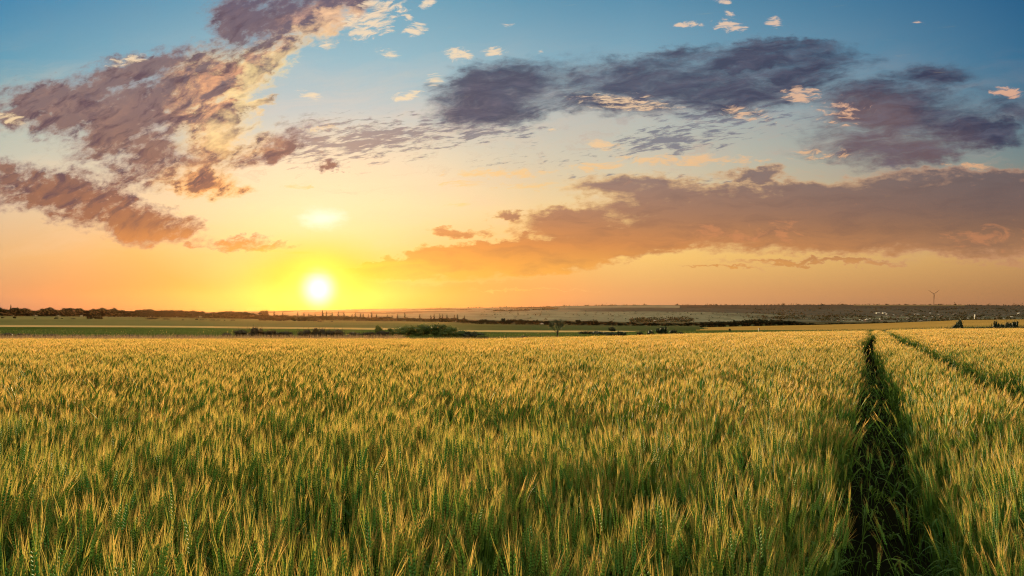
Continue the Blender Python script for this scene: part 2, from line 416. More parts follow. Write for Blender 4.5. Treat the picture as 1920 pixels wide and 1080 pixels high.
def knots(u):
    Y = np.array([np.interp(u, US, KY[i]) for i in range(len(K))])
    Z = np.array([np.interp(u, US, KZ[i]) for i in range(len(K))])
    return Y, Z
def height(x, y):
    u = x / max(y, 60.0)
    Y, Z = knots(u)
    if y <= 0: return 0.0
    z = float(np.interp(y, np.concatenate(([0], Y)), np.concatenate(([0], Z))))
    return z
def height_np(x, y):
    """vectorised, for the wheat (inside the first knot only)"""
    u = x / np.maximum(y, 60.0)
    yw = np.interp(u, US, YW); zw = np.interp(u, US, ZW)
    return np.where(y > 0, zw * y / yw, 0.0) + 0.0

T1 = lambda y: 0.445 * y + 0.02 + 0.07 * np.exp(-np.maximum(y, 0) / 4.0) + 0.10 * np.sin(y * 0.13 + 0.4) * np.minimum(y / 25, 1.0) * 1.5
T2 = lambda y: 0.4435 * y + 1.62 + np.minimum(y, 40) * 0.004

# tint of the land, per corner: [colour a], looked up by zone and place
Z_FIELD, Z_VERGE, Z_MEADOW, Z_STRIP, Z_OLIVE, Z_PALE, Z_VALLEY, Z_SLOPE, Z_DARK, Z_TOP, Z_BACK = range(11)
subs = [1, 3, 10, 6, 8, 8, 8, 14, 10, 12, 4]
us = np.unique(np.concatenate([np.linspace(-4, -0.72, 24), np.linspace(-0.72, 0.72, 860), np.linspace(0.72, 4, 24)]))
near_rows = [-3000, -1000, -300, -100, -40, -10, 0, 3, 6, 10, 15, 20, 26, 33, 41, 50, 62]
nu = len(us)
KYu = np.array([np.interp(us, US, KY[i]) for i in range(len(K))])
KZu = np.array([np.interp(us, US, KZ[i]) for i in range(len(K))])
rows, zones = [], []
for y in near_rows:
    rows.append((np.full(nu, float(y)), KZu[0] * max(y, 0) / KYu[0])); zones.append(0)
for i in range(len(K) - 1):
    n = subs[i + 1]
    for j in range(n):
        t = j / n
        rows.append((KYu[i] * (1 - t) + KYu[i + 1] * t, KZu[i] * (1 - t) + KZu[i + 1] * t)); zones.append(i + 1)
rows.append((KYu[-1], KZu[-1]))
RY = np.array([r[0] for r in rows]); RZ = np.array([r[1] for r in rows])
RX = us[None, :] * np.maximum(np.abs(RY), 60.0)
# gentle natural unevenness away from the crop
for a in range(RY.shape[0]):
    zi = zones[a] if a < len(zones) else 10
    if zi in (4, 5, 6, 7, 8) :
        for b in range(nu):
            if abs(us[b]) < 0.75:
                amp = {4: .15, 5: .25, 6: 1.0, 7: 2.2, 8: 3.0}[zi]
                if a > 0 and zones[a - 1] != zi: amp *= 0.3
                RZ[a, b] += amp * (mnoise.noise(Vector((RX[a, b] * 0.006, RY[a, b] * 0.003, 0))))
verts = np.stack([RX, RY, RZ], -1).reshape(-1, 3)
nr = RY.shape[0]
ii, jj = np.meshgrid(np.arange(nr - 1), np.arange(nu - 1), indexing='ij')
v0 = (ii * nu + jj).ravel()
faces = np.stack([v0, v0 + 1, v0 + nu + 1, v0 + nu], -1)
zf = np.repeat(np.array([zones[i] for i in range(nr - 1)]), nu - 1)

def poly_in(px, py, pts):
    inside = False; n = len(pts); j = n - 1
    for i in range(n):
        xi, yi = pts[i]; xj, yj = pts[j]
        if (yi > py) != (yj > py) and px < (xj - xi) * (py - yi) / (yj - yi) + xi: inside = not inside
        j = i
    return inside
# land use of each quad of the land sheet
PXv = 960 + F * us
def landuse(z, x, y, px):
    """base colour of the land, linear"""
    n = mnoise.fractal(Vector((x * 0.02, y * 0.008, 1.7)), 1.0, 2.0, 4) * 0.5
    n2 = mnoise.fractal(Vector((x * 0.004, y * 0.0025, 5.1)), 1.0, 2.0, 5) * 0.5
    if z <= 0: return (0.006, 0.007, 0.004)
    if z == 1: return (0.16, 0.115, 0.07)
    if z == 2:
        g = (0.040, 0.062, 0.014); h = (0.095, 0.110, 0.026)
        t = min(max(0.35 + n * 1.6, 0), 1)
        if px < 500 and y < 150: t *= 0.3
        return tuple(g[i] * (1 - t) + h[i] * t for i in range(3))
    if z == 3:
        gold = (0.50, 0.33, 0.13)
        if 1200 + n * 60 < px < 1318 + n * 60: return (0.055, 0.065, 0.022)
        t = 0.9 + 0.25 * n2
        if px > 1300: gold = (0.40, 0.235, 0.060)
        return tuple(c * t for c in gold)
    if z == 4:
        q = min(max((px - 820 + n2 * 200) / 200, 0), 1); g = tuple(a * (1 - q) + b * q for a, b in zip((0.13, 0.12, 0.042), (0.062, 0.070, 0.026)))
        t = 1 + 0.6 * n2
        return tuple(c * t for c in g)
    if z == 5:
        q = min(max((px - 820 + n2 * 200) / 200, 0), 1); g = tuple(a * (1 - q) + b * q for a, b in zip((0.15, 0.135, 0.050), (0.070, 0.075, 0.030)))
        t = 1 + 0.6 * n2
        return tuple(c * t for c in g)
    if z == 6:
        g = (0.07, 0.062, 0.032)
        return tuple(c * (1 + n) for c in g)
    if z == 7:      # open slope; scrub towards the right
        n3 = mnoise.fractal(Vector((x * 0.012, y * 0.007, 9.1)), 1.0, 2.0, 3)
        k = min(max((px - 1330 + n2 * 160) / 120, 0), 1) * min(max(0.85 + n3 * 1.2, 0.35), 1)
        a = (0.165, 0.165, 0.110); b = (0.068, 0.068, 0.050)
        sp = 1 + 0.5 * n
        if n > 0.16 and px > 1150: sp *= 0.7
        return tuple((a[i] * (1 - k) + b[i] * k) * sp for i in range(3))
    if z == 8:
        k = min(max((px - 1000 + n2 * 120) / 150, 0), 1)
        a = (0.170, 0.158, 0.110); b = (0.070, 0.064, 0.050)
        if px < 1000 and n2 > 0.05: a = (0.080, 0.068, 0.048)
        return tuple((a[i] * (1 - k) + b[i] * k) * (1 + 0.3 * n) for i in range(3))
    if z == 9:
        light = (0.20, 0.175, 0.115); dark = (0.060, 0.052, 0.040)
        if px < 1060: c = light if n2 > -0.04 else (0.075, 0.055, 0.034)
        elif px < 1275: c = light if y < 4400 else dark
        else:
            c = dark
            if 1600 < px < 1810 and y > 4300 + (px - 1600) * 0.2 and y < 4520: c = (0.19, 0.135, 0.06)
        return tuple(v * (1 + 0.3 * n) for v in c)
    return (0.08, 0.07, 0.05)
fc = np.zeros((len(faces), 3), np.float32)
cx = verts[faces].mean(1)
for k in range(len(faces)):
    x, y, z = cx[k]
    fc[k] = landuse(int(zf[k]), x, y, 960 + F * x / max(y, 60.0))

def land_material(name, grain):
    m, nt = material(name)
    a = attr('tint')
    pos = objcoord()
    n1 = fbm(pos, grain[0], 6, 0.62); n2 = fbm(pos, grain[1], 5, 0.6)
    f = (n1 - 0.5) * grain[2] + (n2 - 0.5) * grain[3] + 1.0
    c = mixc(1.0, a.outputs['Color'], comb(f, f, f), 'MULTIPLY')
    b = nt.nodes.new('ShaderNodeBsdfDiffuse'); nt.links.new(c, b.inputs[0]); b.inputs[1].default_value = 1.0
    out(nt, b.outputs[0]); return m
def sheet(name, zsel, grain, label=None):
    sel = np.isin(zf, zsel)
    f = faces[sel]; used, inv = np.unique(f, return_inverse=True)
    inv = inv.reshape(f.shape)
    o = mesh_obj(name, verts[used], inv, land_material(name, grain), smooth=True)
    ca = o.data.color_attributes.new('tint', 'FLOAT_COLOR', 'CORNER')
    cc = np.repeat(fc[sel], 4, axis=0); cc = np.concatenate([cc, np.ones((len(cc), 1), np.float32)], 1)
    ca.data.foreach_set('color', cc.astype(np.float32).ravel())
    tag(o, label, None, None, 'structure'); return o
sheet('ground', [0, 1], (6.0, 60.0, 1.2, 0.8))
sheet('meadow', [2], (0.12, 1.2, 0.9, 0.8))
sheet('far_fields', [3, 4, 5], (0.02, 0.3, 0.5, 0.5))
sheet('hills', [6, 7, 8, 9, 10], (0.008, 0.05, 0.7, 0.6))

# ------------------------------------------------------------------ trees and shrubs
M_bark = (lambda: (lambda m_nt: (out(m_nt[1], principled(m_nt[1], rgb(0.035, 0.026, 0.018), 0.9, 0.1)), m_nt[0])[1])(material('bark')))()
M_leaf_far = leafy('far_foliage', rgb(0.018, 0.018, 0.009), rgb(0.042, 0.038, 0.018), 0.2, 0.95, 0.03)
M_leaf_mid = leafy('shrub_foliage', rgb(0.040, 0.070, 0.012), rgb(0.130, 0.150, 0.030), 0.3)
M_leaf_dark = leafy('dark_foliage', rgb(0.012, 0.022, 0.008), rgb(0.030, 0.042, 0.014), 0.25)
M_leaf_brown = leafy('brown_scrub', rgb(0.030, 0.026, 0.012), rgb(0.070, 0.050, 0.022), 0.3)

def crown_mesh(name, lobes, n, leaf, mat, seed, core=True):
    """leaf-clump faces through the lobes' volume, plus uneven inner masses so that the crown is not see-through"""
    r = np.random.default_rng(seed)
    V_, F_, vv = [], [], []
    tot = sum(l[3] * l[4] for l in lobes)
    for (x, y, z, rx, rz) in lobes:
        k = max(int(n * rx * rz / tot), 8)
        d = r.normal(size=(k, 3)); d /= np.linalg.norm(d, axis=1)[:, None]
        rad = r.uniform(0.55, 1.0, k) ** 0.6 * (1 + 0.18 * r.normal(size=k).clip(-1.5, 2.0))
        c = np.stack([x + d[:, 0] * rx * rad, y + d[:, 1] * rx * rad, np.maximum(z + d[:, 2] * rz * rad, 0.02)], 1)
        for q in range(k):
            a = r.normal(size=3); a /= np.linalg.norm(a); b = np.cross(a, r.normal(size=3)); b /= np.linalg.norm(b)
            s = leaf * r.uniform(0.5, 1.3); i0 = len(V_)
            V_ += [c[q] - a * s, c[q] + b * s * 0.6, c[q] + a * s, c[q] - b * s * 0.55]
            F_.append((i0, i0 + 1, i0 + 2, i0 + 3)); t = r.uniform(); vv += [t] * 4
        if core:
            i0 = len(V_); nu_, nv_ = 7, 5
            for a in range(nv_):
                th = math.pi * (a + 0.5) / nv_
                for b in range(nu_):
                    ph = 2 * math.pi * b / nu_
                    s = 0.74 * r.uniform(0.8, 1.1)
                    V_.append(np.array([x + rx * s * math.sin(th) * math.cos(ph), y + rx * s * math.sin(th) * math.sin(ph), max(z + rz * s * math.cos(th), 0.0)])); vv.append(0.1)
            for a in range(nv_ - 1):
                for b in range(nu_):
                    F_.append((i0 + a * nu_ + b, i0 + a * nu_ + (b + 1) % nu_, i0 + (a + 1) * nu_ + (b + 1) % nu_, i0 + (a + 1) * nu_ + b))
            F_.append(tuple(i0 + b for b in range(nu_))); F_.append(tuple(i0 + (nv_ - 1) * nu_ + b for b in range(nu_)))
    me = bpy.data.meshes.new(name); me.from_pydata([tuple(p) for p in V_], [], F_); me.materials.append(mat)
    at = me.attributes.new('v', 'FLOAT', 'POINT'); at.data.foreach_set('value', np.array(vv, np.float32))
    return me
def tube_mesh(name, paths, mat, sides=6):
    """tapered limbs; each path is [(x, y, z, radius), ...]"""
    V_, F_ = [], []
    for p in paths:
        i0 = len(V_)
        for k, (x, y, z, r) in enumerate(p):
            a = Vector(p[max(k - 1, 0)][:3]); b = Vector(p[min(k + 1, len(p) - 1)][:3])
            d = (b - a).normalized() if (b - a).length > 0 else Vector((0, 0, 1))
            s = d.cross(Vector((0.3, 1, 0.1))).normalized(); t = d.cross(s)
            for q in range(sides):
                an = 2 * math.pi * q / sides
                V_.append(Vector((x, y, z)) + (s * math.cos(an) + t * math.sin(an)) * r)
        for k in range(len(p) - 1):
            for q in range(sides):
                F_.append((i0 + k * sides + q, i0 + k * sides + (q + 1) % sides, i0 + (k + 1) * sides + (q + 1) % sides, i0 + (k + 1) * sides + q))
        F_.append(tuple(i0 + (len(p) - 1) * sides + q for q in range(sides)))
    me = bpy.data.meshes.new(name); me.from_pydata([tuple(p) for p in V_], [], F_); me.materials.append(mat)
    return me

PROTO = {}
def proto(kind, crown, trunk): PROTO.setdefault(kind, []).append((crown, trunk))
for k in range(4):        # round broadleaf, unit height, about 0.9 wide
    r = random.Random(k)
    L = [(0, 0, .56, .30, .30)] + [(r.uniform(-.28, .28), r.uniform(-.2, .2), r.uniform(.42, .80), r.uniform(.14, .22), r.uniform(.12, .20)) for _ in range(8)] + \
        [(r.uniform(-.3, .3), 0, .22, .2, .2) for _ in range(2)]
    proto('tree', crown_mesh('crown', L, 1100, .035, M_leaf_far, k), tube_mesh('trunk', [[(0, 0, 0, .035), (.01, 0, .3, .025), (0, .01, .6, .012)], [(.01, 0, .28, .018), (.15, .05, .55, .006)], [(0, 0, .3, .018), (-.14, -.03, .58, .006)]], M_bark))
for k in range(3):        # poplar, slim
    r = random.Random(20 + k)
    L = [(r.uniform(-.02, .02), 0, z, .095 * (1.15 - z) * min(1, z * 4), .09) for z in (.2, .3, .4, .5, .6, .7, .8, .9)]
    proto('poplar', crown_mesh('crown', L, 620, .022, M_leaf_far, 20 + k), tube_mesh('trunk', [[(0, 0, 0, .02), (0, 0, .5, .012), (0, 0, .95, .004)]], M_bark))
def shrub_lobes(seed, w=.5, n=9):
    r = random.Random(seed)
    return [(r.uniform(-w, w), r.uniform(-.25, .25), r.uniform(.18, .70 - .4 * abs(q - n / 2) / n), r.uniform(.16, .30), r.uniform(.18, .28)) for q in range(n)] + [(0, 0, .45, .36, .40)]
for kind, mt, n, lf in (('shrub', M_leaf_mid, 2600, .030), ('darkshrub', M_leaf_dark, 1500, .035), ('farshrub', M_leaf_far, 800, .045), ('scrub', M_leaf_brown, 2200, .026)):
    for k in range(3):
        L = shrub_lobes(40 + k)
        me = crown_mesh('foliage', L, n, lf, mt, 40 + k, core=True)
        tr = tube_mesh('stem', [[(0, 0, 0, .03), (r0 * .3, .02, .35, .018), (r0 * .6, 0, .75, .006)] for r0 in (-.8, -.3, .3, .8)] +
                       ([[(x, 0, .1, .012), (x * 1.2, .02, .7 + .3 * random.Random(k + int(x * 9)).random(), .004)] for x in (-.5, -.35, -.1, .15, .4, .5)] if kind == 'scrub' else []), M_bark, 5)
        proto(kind, me, tr)
NCOUNT = {}
def plant(kind, name, px, top, w, Y, label, group=None, cat=None, base_drop=0.0, v=None):
    """a tree or shrub standing at column px and depth Y whose top shows at row `top`"""
    i = NCOUNT[kind] = NCOUNT.get(kind, -1) + 1
    crown, trunk = PROTO[kind][(i if v is None else v) % len(PROTO[kind])]
    x = (px - 960) / F * Y; z0 = height(x, Y) - base_drop
    h = EYE + (HY - top) / F * Y - z0
    h = max(h, 0.6) * (1.0 if kind in ('tree', 'poplar') else 1.22)
    wid = w / F * Y
    unit = {'tree': 0.86, 'poplar': 0.20}.get(kind, 1.25)
    if kind == 'poplar': wid = max(wid, h * 0.13)
    root = bpy.data.objects.new(name, None); COL.objects.link(root)
    root.empty_display_size = 0.2
    root.location = (x, Y, z0); sxy = wid / unit
    root.scale = (sxy, sxy if kind != 'shrub' else min(sxy, h * 1.6), h / 0.95)
    root.rotation_euler = (0, 0, random.uniform(-0.5, 0.5) + (math.pi if i % 2 else 0))
    tag(root, label, cat or ('tree' if kind in ('tree', 'poplar') else 'shrub'), group)
    c = bpy.data.objects.new('crown' if kind in ('tree', 'poplar') else 'foliage', crown); c.parent = root; COL.objects.link(c)
    t = bpy.data.objects.new('trunk' if kind in ('tree', 'poplar') else 'stem', trunk); t.parent = root; COL.objects.link(t)
    return root
# ------------------------------------------------------------------ the long tree line, left horizon
R_ = random.Random(3)
G1 = 'trees in the long line on the left horizon'
px = -60.0
while px < 455:
    big = R_.random()
    base = np.interp(px, [0, 200, 430], [578.5, 580.5, 585.5])
    top = base + R_.uniform(-3.6, 2.2)
    w = R_.uniform(14, 22)
    plant('tree', 'broadleaf_tree', px, top, w * 1.25, R_.uniform(905, 960), 'dark broadleaf tree packed in the long tree line along the left horizon', G1)
    px += w * 0.52
px = -60
while px < 470:      # the low front edge of the line
    plant('tree', 'broadleaf_tree', px, R_.uniform(585, 587.5), R_.uniform(16, 24), 893, 'low bushy tree filling the foot of the long tree line on the left horizon', 'low trees at the foot of the left tree line')
    px += 11
plant('poplar', 'poplar_tree', 20, 571.5, 5, 915, 'single narrow spire tree rising above the tree line at the far left')
plant('tree', 'broadleaf_tree', 40, 577, 22, 905, 'rounded tree just beside the narrow spire tree in the left tree line')
plant('tree', 'broadleaf_tree', 192, 577, 30, 900, 'broad domed tree standing highest in the middle of the left tree line')
plant('tree', 'broadleaf_tree', 427, 582.5, 34, 900, 'broad low tree where the left tree line ends before the sun')
# ------------------------------------------------------------------ poplars and trees under the sun
plant('tree', 'broadleaf_tree', 493, 581.5, 17, 870, 'big round tree left of the sun, standing above the orange thicket')
plant('tree', 'broadleaf_tree', 497, 580.8, 12, 872, 'small domed tree merging into the big round tree left of the sun')
G2 = 'slim poplars dotted along the horizon below and right of the sun'
plant('poplar', 'poplar_tree', 605, 581.5, 5, 860, 'tallest slim poplar directly below the setting sun')
plant('poplar', 'poplar_tree', 514, 583, 5, 866, 'thick poplar right of the big round tree')
plant('poplar', 'poplar_tree', 502.5, 585, 4, 866, 'short poplar touching the right edge of the big round tree')
plant('poplar', 'poplar_tree', 482, 588, 3, 866, 'short poplar touching the left edge of the big round tree')
for p, t in ((530, 588), (558, 587), (570, 588), (579, 589), (591, 590), (612, 586), (623, 587.5), (634, 586), (645, 586.5), (666, 588), (676, 590), (681, 589.5), (697, 588),
             (660, 591), (706, 592), (726, 592), (745, 590), (735, 593), (759, 588.5), (787, 591), (808, 593), (814, 591), (825, 590.5), (830, 591), (838, 593), (852, 592.5), (858, 592), (871, 594)):
    plant('poplar', 'poplar_tree', p, t - 2.4, 4.2, R_.uniform(850, 900) - (p > 780) * 60, 'small slim poplar, one of many dotted along the horizon below and right of the sun', G2)
for p, t in ((691, 589), ):
    plant('poplar', 'poplar_tree', p, t, 3.4, 860, 'slim poplar at the right end of the tight poplar row right of the sun')
G3 = 'low rounded trees under the poplars'
px = 462.0
while px < 880:
    top = np.interp(px, [460, 540, 600, 700, 760, 880], [591, 591.5, 592.5, 594.5, 596, 597.5]) + R_.uniform(-1.8, 1.2)
    plant('tree', 'broadleaf_tree', px, top, R_.uniform(12, 22), R_.uniform(840, 880) - max(0, px - 720) * 0.5, 'low rounded tree in the hedge beneath the row of slim poplars', G3)
    px += R_.uniform(6, 10)
G4 = 'bushes of the thicket in the olive field under the sun'
for p, t, w in ((497, 596, 22), (512, 594.5, 26), (532, 594, 28), (552, 594, 28), (572, 595, 28), (588, 597, 20)):
    plant('farshrub', 'thicket_bush', p, t, w, 640, 'brownish bush in the thicket standing on the pale field just below the big round tree', G4)
plant('farshrub', 'field_bush', 601, 601, 12, 590, 'small bush alone on the pale field directly below the sun')
plant('farshrub', 'field_bush', 622, 602.5, 5, 590, 'tiny bush right of the bush directly below the sun')
for p, t, w in ((672, 599, 14), (686, 598.5, 18), (704, 599.5, 22), (722, 600, 18)):
    plant('farshrub', 'thicket_bush', p, t, w, 780, 'low brown bush in the long hedge before the poplars, right of the sun', 'bushes of the long hedge right of the sun')
# bushes scattered on the left olive field
for p, t, w, Y, lab in ((5, 594, 6, 640, 'small bush on the hedge line at the far left edge'), (27, 593, 8, 640, 'rounded bush on the field edge below the narrow spire tree'),
    (105, 595, 10, 620, 'rounded bush alone on the olive field between the spire tree and the big double bush'), (116, 597.5, 4, 610, 'tiny bush right beside the lone rounded bush on the olive field'),
    (66, 597.5, 5, 610, 'tiny flat bush left of the lone rounded bush on the olive field'), (138, 598, 11, 600, 'flat low bush left of the big double bush'),
    (171, 591.5, 15, 610, 'taller half of the big dark double bush on the left olive field'), (184, 593.5, 17, 612, 'lower right half of the big dark double bush on the left olive field'),
    (284, 595.5, 30, 610, 'long low bush, larger of the pair in the middle of the left field'), (311, 597, 19, 606, 'flatter bush, smaller of the pair in the middle of the left field'),
    (343, 601, 7, 560, 'tiny low bush right of the bush pair on the left field'), (369, 597, 8, 590, 'upright bush at the left end of the row of field bushes'), (381, 599, 14, 585, 'low bush second in the row of field bushes'),
    (398, 599, 18, 585, 'wide bush in the middle of the row of field bushes'), (409, 600, 12, 585, 'low bush at the right end of the row of field bushes'), (421, 600, 3, 580, 'tiny upright bush between the row of bushes and the round one'),
    (437, 599, 10, 580, 'round bush alone right of the row of field bushes')):
    plant('farshrub', 'field_bush', p, t, w, Y, lab)
# ------------------------------------------------------------------ middle belt of trees
G5 = 'brownish trees of the belt across the valley floor'
px = 878.0
while px < 1345:
    top = np.interp(px, [870, 900, 930, 960, 1010, 1040, 1100, 1150, 1200, 1260, 1340], [601, 599, 600, 599.5, 601, 602, 600.5, 603, 605, 606, 605.5]) + R_.uniform(-1.6, 2.6)
    w = R_.uniform(12, 24)
    if not (1040 < px < 1054 or 1078 < px < 1084): plant('tree', 'broadleaf_tree', px, top, w, R_.uniform(640, 700), 'brownish tree in the loose belt crossing the valley floor', G5)
    px += R_.uniform(5, 9)
for p, t, w, lab in ((903, 599, 13, 'dark tree leading the valley belt right of the poplars'), (943, 596, 9, 'tallest round tree standing above the valley belt'), (968, 598, 7, 'small round tree above the belt, next right of the tallest one'),
    (983, 599.5, 7, 'small domed tree above the belt, beside the white farmhouse'), (1008, 599, 8, 'domed tree in the belt just left of the lone dead tree'), (1083, 599, 12, 'umbrella shaped tree right of the lone dead tree'),
    (1102, 601, 13, 'ragged tree next right of the umbrella shaped tree'), (1090, 608, 8, 'small dark tree below the umbrella shaped tree'), (1189, 603.5, 10, 'pointed dark tree in the right part of the belt'),
    (1244, 607, 9, 'small domed tree behind the large round dark bush'), (1275, 606.5, 10, 'dark upright tree right of the large round dark bush'), (1290, 604.5, 18, 'broad tree beside the wood above the golden field')):
    plant('tree', 'broadleaf_tree', p, t, w, 640, lab)
G6 = 'trees of the dark wood behind the golden field'
px = 1318.0
while px < 1515:
    top = np.interp(px, [1318, 1360, 1400, 1440, 1480, 1515], [603, 601.5, 598.5, 598.5, 600, 605]) + R_.uniform(-0.8, 1.8)
    plant('tree', 'broadleaf_tree', px, top, R_.uniform(12, 18), R_.uniform(420, 450), 'dark tree in the solid wood behind the golden field', G6)
    px += R_.uniform(4, 7)
px = 1515.0
while px < 1720:
    top = np.interp(px, [1515, 1600, 1640, 1720], [605.5, 604.5, 602.5, 602]) + R_.uniform(-0.5, 1.6)
    plant('farshrub', 'hedge_shrub', px, top, R_.uniform(12, 20), 430, 'low dark shrub in the hedge along the back of the golden field', 'hedge shrubs behind the golden field')
    px += R_.uniform(7, 14)
# ------------------------------------------------------------------ near shrubs beyond the wheat
for p, t, w, Y, lab in ((742, 616, 40, 138, 'leafy green shrub at the left end of the big green thicket'), (765, 611, 52, 142, 'tall green shrub, second from the left in the big green thicket'), (790, 607.5, 56, 146, 'highest bright green shrub at the middle of the big green thicket'),
    (818, 608, 50, 144, 'tall green shrub just right of the middle of the big green thicket'), (842, 612, 44, 140, 'rounded green shrub where the big green thicket starts to fall'), (866, 619, 46, 134, 'low yellow green shrub near the right end of the big green thicket'),
    (888, 622, 44, 128, 'low dark shrub at the right foot of the big green thicket'), (710, 611, 18, 150, 'small pointed shrub sticking up left of the big green thicket'), (905, 629, 30, 120, 'trailing low shrub, the last at the right of the big green thicket')):
    plant('shrub' if p != 888 else 'darkshrub', 'green_shrub', p, t, w, Y, lab)
for p, t, w, lab in ((425, 624, 24, 'small reddish bush at the far left of the scrub below the sun'), (452, 618, 36, 'reddish scrub bush left of the tallest scrub bush'), (478, 613, 34, 'tallest reddish scrub bush, with bare twigs, left below the sun'),
    (506, 619, 36, 'reddish scrub bush just right of the tallest scrub bush'), (536, 621, 34, 'low reddish scrub bush in the dip below the sun'), (575, 618, 40, 'reddish scrub bush directly below the sun'), (603, 616, 40, 'wide reddish scrub bush just right of the sun'),
    (632, 618, 36, 'reddish scrub bush with twiggy top right of the sun'), (662, 622, 36, 'low reddish scrub bush halfway between the sun and the green thicket'), (692, 622, 36, 'low brown bush before the green thicket'), (718, 620, 34, 'brownish bush touching the green thicket')):
    plant('scrub', 'scrub_bush', p, t, w, 118 + (p % 7), lab)
for p, t, w in ((15, 624, 40), (50, 625.5, 44), (95, 626, 40), (140, 628, 44), (190, 628.5, 40), (245, 629, 44), (300, 630, 36), (345, 629, 36), (385, 628, 36)):
    plant('scrub', 'bank_shrub', p, t, w, 112, 'low dark scrub shrub at the foot of the green bank on the left', 'low scrub shrubs along the foot of the left bank')
for p, t, w, Y, lab in ((1100, 621, 40, 170, 'left end shrub of the long dark shrub strip behind the dead tree'), (1118, 620.5, 34, 165, 'middle shrub of the long dark shrub strip'), (1136, 622.5, 36, 155, 'shrub near the right end of the long dark shrub strip'), (1152, 625.5, 30, 140, 'lowest right shrub of the long dark shrub strip'),
    (1148, 612, 20, 240, 'round dark bush on the pale strip behind the long shrub strip'), (1165, 621, 17, 130, 'round dark bush touching the wheat, left of three'), (1199, 622, 15, 128, 'dark bush touching the wheat, midway to the largest round one'),
    (1219, 619, 20, 134, 'ragged green bush just left of the largest round dark bush'), (1241, 612.5, 20, 136, 'largest round dark bush at the wheat edge'), (1264, 618, 16, 140, 'loose light green bush right of the largest round dark bush'), (1277, 622, 12, 138, 'small low bush at the right end of the dark bushes'),
    (985, 631, 18, 112, 'very low scrub at the wheat edge left of the lone dead tree'), (1368, 616.5, 5, 185, 'tiny bush on the green verge of the golden field'),
    (1644, 618.5, 6, 130, 'tiny dark weed tuft where the left wheel track ends'), (1664, 617.5, 9, 130, 'tiny dark weed tuft where the right wheel track ends')):
    plant('darkshrub', 'dark_bush', p, t, w, Y, lab)
# ------------------------------------------------------------------ right hand bushes
plant('darkshrub', 'dark_bush', 1795, 607, 16, 132, 'low left lobe bush of the tall dark bush on the right')
plant('darkshrub', 'dark_bush', 1800, 598.5, 19, 134, 'tall dark bush standing alone below the wind turbine side of the golden field')
plant('poplar', 'dark_sapling', 1858.5, 606.5, 3, 140, 'tiny leaning sapling left of the small dark tree at the right edge', cat='sapling')
plant('darkshrub', 'dark_bush', 1868, 602, 10, 136, 'small upright dark bush, left one of the right edge group')
plant('darkshrub', 'dark_bush', 1878, 607, 12, 136, 'low dark bush between the upright one and the wide one at the right edge')
plant('darkshrub', 'dark_bush', 1889, 603, 16, 137, 'left half of the widest dark bush at the right edge')
plant('darkshrub', 'dark_bush', 1901, 602, 16, 137, 'right half of the widest dark bush at the right edge')
p = 1700.0
while p < 1960:
    plant('darkshrub', 'verge_shrub', p, np.interp(p, [1700, 1780, 1830, 1920], [616.6, 614.6, 613, 612]) + R_.uniform(-.3, .5), R_.uniform(14, 22), 126, 'very low dark shrub in the strip along the right wheat edge', 'low shrubs along the right wheat edge')
    p += R_.uniform(8, 13)

# ------------------------------------------------------------------ lone tree beyond the wheat
def lone_tree():
    Y = 135.0; px_ = 1045.0; x = (px_ - 960) / F * Y; z0 = height(x, Y); s = Y / F
    root = bpy.data.objects.new('dying_tree', None); COL.objects.link(root); root.location = (x, Y, z0)
    tag(root, 'lone half bare tree with thin branches standing at the wheat edge', 'tree')
    base = (HY + 0) ; h = EYE + (HY - 599) / F * Y - z0
    r = random.Random(5); paths = []
    def grow(p, d, L, rad, depth):
        pts = [(p.x, p.y, p.z, rad)]
        for k in range(3):
            d = (d + Vector((r.uniform(-.22, .22), r.uniform(-.2, .2), r.uniform(-.02, .12)))).normalized()
            p = p + d * L / 3; pts.append((p.x, p.y, p.z, rad * (1 - .2 * (k + 1))))
        paths.append(pts)
        if depth > 0:
            for _ in range(3 if depth > 1 else 4):
                nd = (d + Vector((r.uniform(-.9, .9), r.uniform(-.5, .5), r.uniform(-.15, .5)))).normalized()
                grow(p, nd, L * r.uniform(.6, .85), rad * .45, depth - 1)
    paths.append([(0, 0, -.1, .16 * h / 3.4), (0.02, 0, .4, .13 * h / 3.4), (.05, 0, .27 * h, .11 * h / 3.4)])
    st = Vector((.05, 0, .27 * h))
    for d0, L in (((-.35, 0, 1), .27), ((.75, .1, .8), .20), ((.1, .1, 1), .25), ((-.9, 0, .55), .22)):
        grow(st, Vector(d0).normalized(), L * h, .075 * h / 3.4, 3)
    t = bpy.data.objects.new('trunk', tube_mesh('trunk', paths, M_bark, 5)); t.parent = root; COL.objects.link(t)
    V_, F_, vv = [], [], []
    for pth in paths[5:]:
        e = Vector(pth[-1][:3])
        k = 18 if pth[-1][3] < .02 else 8
        for _ in range(k):
            c = e + Vector((r.gauss(0, .10), r.gauss(0, .10), r.gauss(0, .10)))
            a = Vector((r.gauss(0, 1), r.gauss(0, 1), r.gauss(0, 1))).normalized() * r.uniform(.03, .07)
            b = a.cross(Vector((r.gauss(0, 1), r.gauss(0, 1), r.gauss(0, 1)))).normalized() * .025
            i0 = len(V_); V_ += [tuple(c - a), tuple(c + b), tuple(c + a), tuple(c - b)]; F_.append((i0, i0 + 1, i0 + 2, i0 + 3)); vv += [r.random()] * 4
    me = bpy.data.meshes.new('crown'); me.from_pydata(V_, [], F_); me.materials.append(M_leaf_dark)
    me.attributes.new('v', 'FLOAT', 'POINT').data.foreach_set('value', np.array(vv, np.float32))
    c = bpy.data.objects.new('crown', me); c.parent = root; COL.objects.link(c)
lone_tree()

